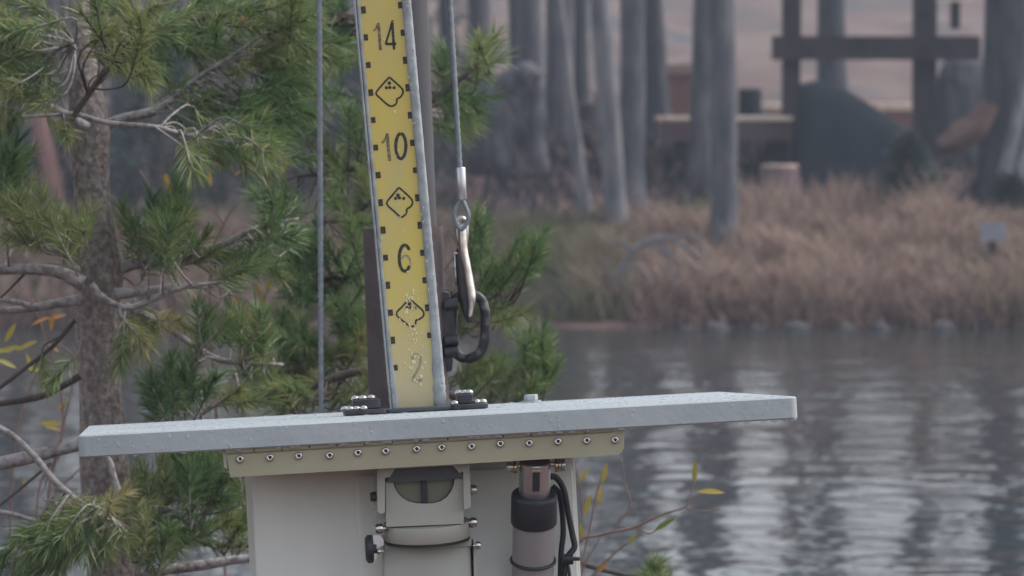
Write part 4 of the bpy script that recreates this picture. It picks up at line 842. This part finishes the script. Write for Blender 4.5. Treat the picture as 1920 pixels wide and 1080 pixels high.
# yellow measuring stake
V0 = .30
S0 = BM @ FP(785, 769, V0); S0c = (BM.inverted() @ S0)
bx = (BM.to_3x3() @ Vector((1, 0, 0))).normalized()
ds = (CW.inverted() @ S0).y                       # depth of the stake's foot
S1 = C(716.5, 0, ds - .012); zx = (S1 - S0).normalized(); xx_ = (bx - zx * bx.dot(zx)).normalized(); yx = zx.cross(xx_)
SM = Matrix((xx_, yx, zx)).transposed().to_4x4(); SM.translation = S0; SMI = SM.inverted()
def SP(px, py, y=0.0):
    o = SMI @ Vector((0, 0, CAM_Z)); d_ = SMI.to_3x3() @ (CW.to_3x3() @ ray(px, py)); p_ = o + d_ * ((y - o.y) / d_.y); return Vector((p_.x, y, p_.z))
SC = ds / F
TOP = (S1 - S0).length + .30
stake = thing('measuring_stake', S0, 'yellow measuring stake with black numerals, leaning slightly on the snow board', 'measuring stake')
mb = MB(); mb.prism([(-52 * SC, .0005), (52 * SC, .0005), (52 * SC, .012), (-52 * SC, .012)], SM, 0, TOP); mb.build('channel_back', M['alu'], stake)
ym = mat('yellow_scale_tape_worn', (.56, .435, .10), .28, col2=(.50, .41, .15), nscale=30, stretch=(1, 1, .3), rvar=.25)
n, l = ym.node_tree.nodes, ym.node_tree.links; p = n['Principled BSDF']     # greyed, frosted towards the foot
src = p.inputs['Base Color'].links[0].from_socket; tc = n.new('ShaderNodeTexCoord'); sx = n.new('ShaderNodeSeparateXYZ'); l.new(tc.outputs['Object'], sx.inputs[0])
q = n.new('ShaderNodeTexNoise'); q.inputs['Scale'].default_value = 70; l.new(tc.outputs['Object'], q.inputs['Vector'])
ma = n.new('ShaderNodeMath'); ma.operation = 'MULTIPLY_ADD'; l.new(q.outputs['Fac'], ma.inputs[0]); ma.inputs[1].default_value = -.05; l.new(sx.outputs['Z'], ma.inputs[2])
mr = n.new('ShaderNodeMapRange'); mr.inputs[1].default_value, mr.inputs[2].default_value, mr.inputs[3].default_value, mr.inputs[4].default_value = .085, -.005, 0, .78; l.new(ma.outputs[0], mr.inputs[0])
mx = n.new('ShaderNodeMix'); mx.data_type = 'RGBA'; mx.inputs[7].default_value = (.44, .385, .27, 1); l.new(mr.outputs[0], mx.inputs[0]); l.new(src, mx.inputs[6]); l.new(mx.outputs[2], p.inputs['Base Color'])
mb = MB(); mb.prism([(-43 * SC, -.0002), (38 * SC, -.0002), (38 * SC, .0004), (-43 * SC, .0004)], SM, .003, TOP); mb.build('scale_tape', ym, stake)
def lip(x0, x1, proud, nm, jit):
    k = 170; prof_ = [(x0, .0006), (x0 + (x1 - x0) * .08, -proud * .7), (x0 + (x1 - x0) * .3, -proud), (x0 + (x1 - x0) * .7, -proud), (x0 + (x1 - x0) * .92, -proud * .7), (x1, .0006)]; vs_ = []; fs = []
    for i in range(k):
        z = TOP * i / (k - 1); ice = 1 + 2.2 * math.exp(-z / .09)
        for j, (a, b) in enumerate(prof_):
            nz_ = mnoise.noise(Vector((a * 900, z * 260, j))) * jit * ice
            grow = (7 + 4 * mnoise.noise(Vector((3, z * 90, x0)))) * math.exp(-(z / .055) ** 2) if z > .004 else 0
            if x0 > 0 and j < 3: a -= grow * (1 - j / 3)
            if -50 < x0 < 0 and j > 2: a += grow * (j - 2) / 3
            vs_.append(SM @ Vector((a * SC + nz_ * SC, b + nz_ * .0002, z)))
    c_ = len(prof_)
    for i in range(k - 1):
        for j in range(c_): fs.append((i*c_+j, i*c_+(j+1) % c_, (i+1)*c_+(j+1) % c_, (i+1)*c_+j))
    mb = MB(); mb.add(vs_, fs); return mb.build(nm, M['alu'], stake, True, 60)
lip(-54, -50, .0022, 'edge_rail', .5); lip(-49, -42, .0012, 'edge_rail', .5); rl = lip(36, 54, .0035, 'edge_rail', .6)
tick_l = MB(); tick_l.box((-4.6 * SC, -.00045, -6.3 * SC), (4.6 * SC, -.0002, 6.3 * SC)); TL = tick_l.mesh('tick'); pm = mat('worn_black_print', (.018, .016, .014), .5, col2=(.11, .09, .035), nscale=420, contrast=(.5, .72)); TL.materials.append(pm)
for i in range(16):
    yl = 17 + 52.02 * i - .15 * 0 if i < 14 else 0
    if i >= 14: break
    zc = SP(700, yl).z
    for sx_, dz in ((-36.5, 0), (33, 3 * SC)):
        if sx_ > 0 and i > 12: continue
        MM = SM @ Matrix.Translation((sx_ * SC, 0, zc + dz)) @ Matrix.Diagonal((random.uniform(.85, 1.05), 1, random.uniform(.85, 1.1), 1)); inst('tick', TL, stake, MM)
def ribbon(mb, pts, w, closed=False, sm=4, jit=.18):
    """a painted stroke along pixel points on the face of the stake"""
    P_ = [np.array((SP(x, y).x, SP(x, y).z)) for x, y in pts]
    if sm: P_ = [np.array(q) for q in spline([tuple(q) for q in (P_ + ([P_[0]] if closed else []))], sm)]
    elif closed: P_ = P_ + [P_[0]]
    vs_ = []; k = len(P_)
    for i in range(k):
        t = P_[min(i+1, k-1)] - P_[max(i-1, 0)]; t = t / (np.linalg.norm(t) + 1e-9); nr = np.array((-t[1], t[0])); ww = w * SC / 2 * (1 + jit * mnoise.noise(Vector((P_[i][0] * 900, P_[i][1] * 900, 3))))
        for s_ in (-1, 1):
            a = P_[i] + nr * ww * s_; vs_ += [SM @ Vector((a[0], -.00045, a[1])), SM @ Vector((a[0], -.0002, a[1]))]
    fs = []
    for i in range(k - 1):
        a = i * 4; b = a + 4; fs += [(a, a+2, b+2, b), (a, b, b+1, a+1), (a+2, a+3, b+3, b+2)]
    mb.add(vs_, fs)
def ell(cx, cy, rx, ry, a0, a1, n_=16): return [(cx + rx * math.cos(R(a0 + (a1 - a0) * i / n_)), cy - ry * math.sin(R(a0 + (a1 - a0) * i / n_))) for i in range(n_ + 1)]
pale = mat('faded_print', (.10, .085, .055), .5, col2=(.36, .27, .09), nscale=300, contrast=(.42, .7)); faint = mat('greyed_print', (.20, .185, .15), .5, col2=(.36, .3, .17), nscale=250)
for m_, strokes in ((pale, [([(709, 43), (711, 60), (712, 78), (713.5, 94)], 5.5), ([(709, 44), (705, 53), (700, 58)], 4)]),
                    (pm, [([(735, 42), (730, 60), (723, 82)], 4), ([(722, 82), (732, 82.5), (743, 82)], 5), ([(735.5, 42), (737, 65), (739, 93)], 5), ([(733, 40), (738, 39)], 2.5)]),
                    (pale, [([(726, 250), (728, 275), (731, 302)], 6), ([(726, 252), (722, 262), (716, 268)], 4.5)]),
                    (pm, [(ell(751.5, 274, 9.5, 23.5, 90, 450, 20), 6)]),
                    (pm, [(ell(759, 484, 10.5, 24.5, 38, 325, 20), 6)]),
                    (faint, [([(769.5, 500), (769, 488), (764, 480), (757, 480), (752, 487)], 3.5)]),
                    (faint, [([(773, 674), (774, 667), (780, 664), (787, 668), (788, 680), (784, 692), (777, 704), (774, 713), (782, 714), (792, 712)], 5)])):
    mb = MB()
    for pts, w in strokes: ribbon(mb, pts, w)
    mb.build('numeral', m_, stake)
for pts, dots in (([(730, 144.5), (742, 155), (754, 166.5), (755.5, 174), (751, 182), (744, 186), (744, 192), (740, 197), (733, 199), (725, 195), (713, 184), (705, 175), (715, 161)], [(730, 156, 3.5), (724.5, 164.5, 3.3), (731, 164, 3.2), (739, 164.5, 3.2)]),
                  ([(748, 351.5), (760, 362), (772, 374), (773, 383), (768, 389), (763, 392), (762, 400), (757, 405), (751, 407), (740, 397), (725, 382), (735, 367)], [(746, 366, 3.6), (742, 372, 3.4), (749, 371, 3.2), (757, 372, 3.2)]),
                  ([(768, 560), (780, 571), (793, 583), (794, 592), (787, 598), (780, 601), (779, 608), (774, 612), (768, 611), (757, 603), (743, 589), (754, 575)], [(768, 570, 3.6), (763, 577, 3.4), (770, 577, 3.2), (778, 578, 3.2)])):
    mb = MB(); ribbon(mb, pts, 3.6, True, 3)
    em = mb.build('diamond_emblem', pm, stake)
    mb = MB()
    for x, y, r_ in dots:
        a = SP(x, y); mb.prism([(a.x + r_ * SC * math.cos(t), a.z + r_ * SC * math.sin(t)) for t in np.linspace(0, 6.283, 11)[:-1]], SM @ PERM, -.00045, -.0002)
    mb.build('emblem_dots', pm, em)
it = []
for _ in range(110):
    z = random.random() * (TOP - .25) * (1 if random.random() < .5 else .5); x = random.choice((44, 46, 40, -46, 0)) + random.uniform(-5, 5); r_ = random.uniform(.0005, .0013)
    it.append((x * SC, -.0036 if x > 36 else -.0012 if x < -36 else -.0004, z, r_, r_ * .6, r_ * random.uniform(1, 2)))
drops('water_drops', [q for q in it if abs(q[0]) > 36 * SC], stake, SM)
it = [q for q in it if abs(q[0]) <= 36 * SC and q[2] > .02]
for _ in range(60):
    it.append((random.gauss(0, 11) * SC, -.0004, .02 + abs(random.gauss(.045, .035)), random.uniform(.0005, .0012), .0008, random.uniform(.0006, .0025)))
drops('water_drops', it, stake, SM, 'tape_drop_glint')
# foot gasket and clamps
q0, q1 = S0c.x - 63 * SC, S0c.x + 66 * SC
mb = MB(); mb.prism(rrect(q0, V0 - .022, q1, V0 + .016, .004, 3), BM, .0004, .0050, .001); mb.build('foot_gasket', mat('dark_gasket', (.045, .06, .068), .4), stake, True, 40)
DOME = MB(); DOME.lathe([(.0042, 0), (.0043, .0016), (.0036, .0030), (.0018, .0041), (.0001, .0043)], Matrix.Identity(4), 14); DME = DOME.mesh('bolt', True); DME.materials.append(M['chrome']); fix(DME)
def clamp(label, plate, block, domes, foot):
    t_ = thing('stake_clamp', BM @ Vector((FP((plate[0] + plate[1]) / 2, 770, V0).x, V0 - .01, 0)), label, 'clamp')
    a, b = FP(plate[0], 770, V0).x, FP(plate[1], 770, V0).x
    mb = MB(); mb.prism(rrect(a, V0 - .03, b, V0 + .012, .003, 3), BM, .0006, .0056, .0008); mb.build('clamp_plate', M['blackmetal'], t_, True, 40)
    a, b = FP(block[0], 770, V0).x, FP(block[1], 770, V0).x
    mb = MB(); mb.prism(rrect(a, V0 - .020, b, V0 + .010, .002, 3), BM, .0058, .0155, .001); mb.build('clamp_block', M['blackmetal'], t_, True, 40)
    for x, top, dv in domes:
        u_ = FP(x, 770, V0).x; dv += random.uniform(-.002, .002); inst('bolt', DME, t_, BM @ Matrix.Translation((u_, V0 + dv, .0154 if top else .0055)))
clamp('black clamp with chrome bolts left of the yellow stake foot', (643, 722), (661, 712), [(647, 0, .004), (655, 0, -.020), (667, 0, -.024), (680, 0, -.026), (667, 1, -.006), (681, 1, -.01), (697, 1, -.008)], 0)
clamp('smaller black clamp with chrome bolts right of the yellow stake foot', (846, 912), (857, 886), [(893, 0, -.012), (904, 0, -.014), (862, 1, .002), (871, 1, -.006), (880, 1, -.012), (851, 0, -.02)], 0)
# hex bolt near the back of the board
hb = FP(996, 752, .5); mb = MB(); MM = BM @ Matrix.Translation((hb.x, .5, 0))
mb.lathe([(.0105, .0004), (.0105, .0022)], MM, 20); mb.lathe([(.0068, .0024), (.0072, .003), (.0072, .0078), (.0062, .0086)], MM, 6); tag(mb.build('hex_bolt', M['board'], None, org=MM.translation), 'grey hex bolt head on the back of the snow board', 'bolt')

# ------------------------------------------------------------------ post, pole, ropes and hook behind the board
def zline(x0, y0, x1, y1, d, z):                  # a point of the line through two pixels at depth d that has height z
    a, b = C(x0, y0, d), C(x1, y1, d); t = (z - a.z) / (b.z - a.z); return a + (b - a) * t
DP = 4.665
g = ground_z(-.1, DP)
post = thing('pipe_post', zline(755, 425, 767, 755, DP, g), 'rusty dark pipe post behind the yellow stake with thinner pole rising', 'post')
r_ = 75 / F * DP; a, b = zline(755, 425, 767, 755, DP, g - .05), C(755, 427, DP); ax = (b - a)
MM = Matrix.Translation(a) @ ax.to_track_quat('Z', 'Y').to_matrix().to_4x4(); L = ax.length
mb = MB(); mb.lathe([(r_, 0), (r_, L - .002), (r_ * .985, L), (r_ * .9, L), (r_ * .89, L - .12)], MM, 40, caps=False); mb.build('pipe_sleeve', M['rustpipe'], post, True, 40)
a, b = zline(757, 0, 774, 420, DP, b.z - .25), zline(757, 0, 774, 420, DP, 2.25)
mb = MB(); mb.tube([a.lerp(b, t) for t in np.linspace(0, 1, 12)], 45 / F * DP, 28); mb.build('inner_pole', M['darkpole'], post, True, 40)
c_ = b - Vector((0, 0, .03)); mb = MB(); mb.box((c_.x - .13, c_.y - .028, c_.z - .02), (c_.x + .12, c_.y + .028, c_.z + .02)); mb.build('crossarm', M['darkpole'], post)
mb = MB(); mb.prism([(C(826, 0, DP).x, C(0, 700, DP).z), (C(848, 0, DP).x, C(0, 694, DP).z), (C(852, 0, DP).x, C(0, 640, DP).z), (C(849, 0, DP).x, C(0, 580, DP).z), (C(842, 0, DP).x, C(0, 548, DP).z), (C(824, 0, DP).x, C(0, 545, DP).z)], PERM, C(840, 620, DP).y - .012, C(840, 620, DP).y + .012); mb.build('weld_lug', M['blackmetal'], post)
for yy_ in (572, 640, 660):
    c_ = C(845, yy_, DP - .012); mb = MB(); mb.tube([c_ + Vector((-.006, -.004, 0)), c_ + Vector((.008, -.004, .002))], .006, 10); mb.build('lug_bolt', M['blackmetal'], post, True, 40)
# oval link
lp = [(849, 578), (853, 562), (866, 553), (886, 552), (902, 562), (909, 582), (910, 612), (908, 642), (899, 661), (884, 671), (865, 670), (853, 658), (849, 638), (848, 608)]
pts = [C(q[0], q[1], DP - .004 - .004 * (q[0] > 880)) for q in spline(lp + [lp[0]], 6)]
mb = MB(); mb.tube(pts, 9.8 / F * DP, 14, jitter=.12, caps=False); lk = mb.build('oval_link', mat('chipped_black_link', (.02, .022, .026), .32, metal=.4, col2=(.12, .115, .11), nscale=90, contrast=(.5, .7)), None, True, org=C(849, 640, DP))
tag(lk, 'chipped black oval steel link fixed to the pipe post', 'chain link')
# snap hook
hk = thing('snap_hook', C(866, 600, DP), 'worn steel snap hook hanging from the rope into the oval link', 'hook')
pts = [(863, 466, 8), (865, 500, 10.5), (869, 535, 12), (873, 565, 12), (877, 588, 9), (881, 605, 5)]
mb = MB(); mb.tube([C(q[0], q[1], DP - .010) for q in spline([(a, b) for a, b, c in pts], 6)], [q[0] / F * DP for q in spline([(c,) for a, b, c in pts], 6)], 12); mb.build('hook_body', M['blackmetal'], hk, True)
pts = [(866, 420, 8.5), (869, 470, 8.5), (874, 495, 8), (880, 530, 8.5), (884, 562, 8.5), (881, 596, 5)]
mb = MB(); mb.tube([C(q[0], q[1], DP - .0165) for q in spline([(a, b) for a, b, c in pts], 6)], [q[0] / F * DP for q in spline([(c,) for a, b, c in pts], 6)], 12); mb.build('hook_spine', mat('brassy_worn_steel', (.85, .83, .80), .16, metal=1.0, col2=(.55, .47, .42), nscale=60), hk, True)
ring = [(858, 420), (861, 411), (868, 410), (873, 418), (874, 440), (871, 456), (865, 462), (860, 452), (858, 438)]
mb = MB(); mb.tube([C(q[0], q[1], DP - .008) for q in spline(ring + [ring[0]], 5)], 5.2 / F * DP, 10, caps=False); mb.build('hook_eye', M['chrome'], hk, True)
mb = MB(); mb.tube([C(q[0], q[1], DP - .014) for q in [(852, 472), (853, 500), (856, 535)]], 2.2 / F * DP, 8); mb.build('gate', M['chrome'], hk, True)
mb = MB(); mb.tube([C(851, 474, DP - .014), C(863, 476, DP - .012)], 2.6 / F * DP, 8); mb.build('gate_pin', M['chrome'], hk, True)
# wire ropes: one lobed twisted strand each
def rope(a, b, r, nm, label, m_):
    k = int((b - a).length / .004); mb = MB(); mb.tube([a.lerp(b, i / k) for i in range(k + 1)], r, 18, lobes=6, twist=120)
    return mb.build(nm, m_, None, True, org=b)
DR = 4.64; ztop = 2.20
rp = rope(zline(598.5, 0, 602.5, 775, DR, ztop), zline(598.5, 0, 602.5, 775, DR, ground_z(-.2, DR)), 5.0 / F * DR, 'wire_rope', '', M['wire']); tag(rp, 'taut grey wire rope running straight down behind the board', 'wire rope')
hr = thing('hoist_rope', C(862, 320, DR), 'slanting grey wire rope ending in a crimped loop above the hook', 'wire rope')
a, b = zline(843.5, 0, 863, 330, DR, ztop), C(863, 330, DR); k = int((b - a).length / .004); mb = MB(); mb.tube([a.lerp(b, i / k) for i in range(k + 1)], 4.8 / F * DR, 18, lobes=6, twist=120); mb.build('strand', M['wire'], hr, True)
a, b = C(863.5, 314, DR), C(866, 374, DR); MM = Matrix.Translation(a) @ (b - a).to_track_quat('Z', 'Y').to_matrix().to_4x4(); L = (b - a).length; r_ = 9.3 / F * DR
mb = MB(); mb.lathe([(r_ * .9, 0), (r_, L * .03), (r_, L * .97), (r_ * .9, L)], MM, 20); mb.build('crimp_sleeve', M['zinc'], hr, True, 35)
mb = MB(); lpp = [(865, 372), (857, 386), (852, 402), (856, 420), (864, 430), (873, 422), (878, 404), (873, 388), (866, 372)]
mb.tube([C(q[0], q[1], DR) for i, q in enumerate(spline(lpp, 7))], 4.2 / F * DR, 14); mb.build('rope_loop', M['wire'], hr, True)
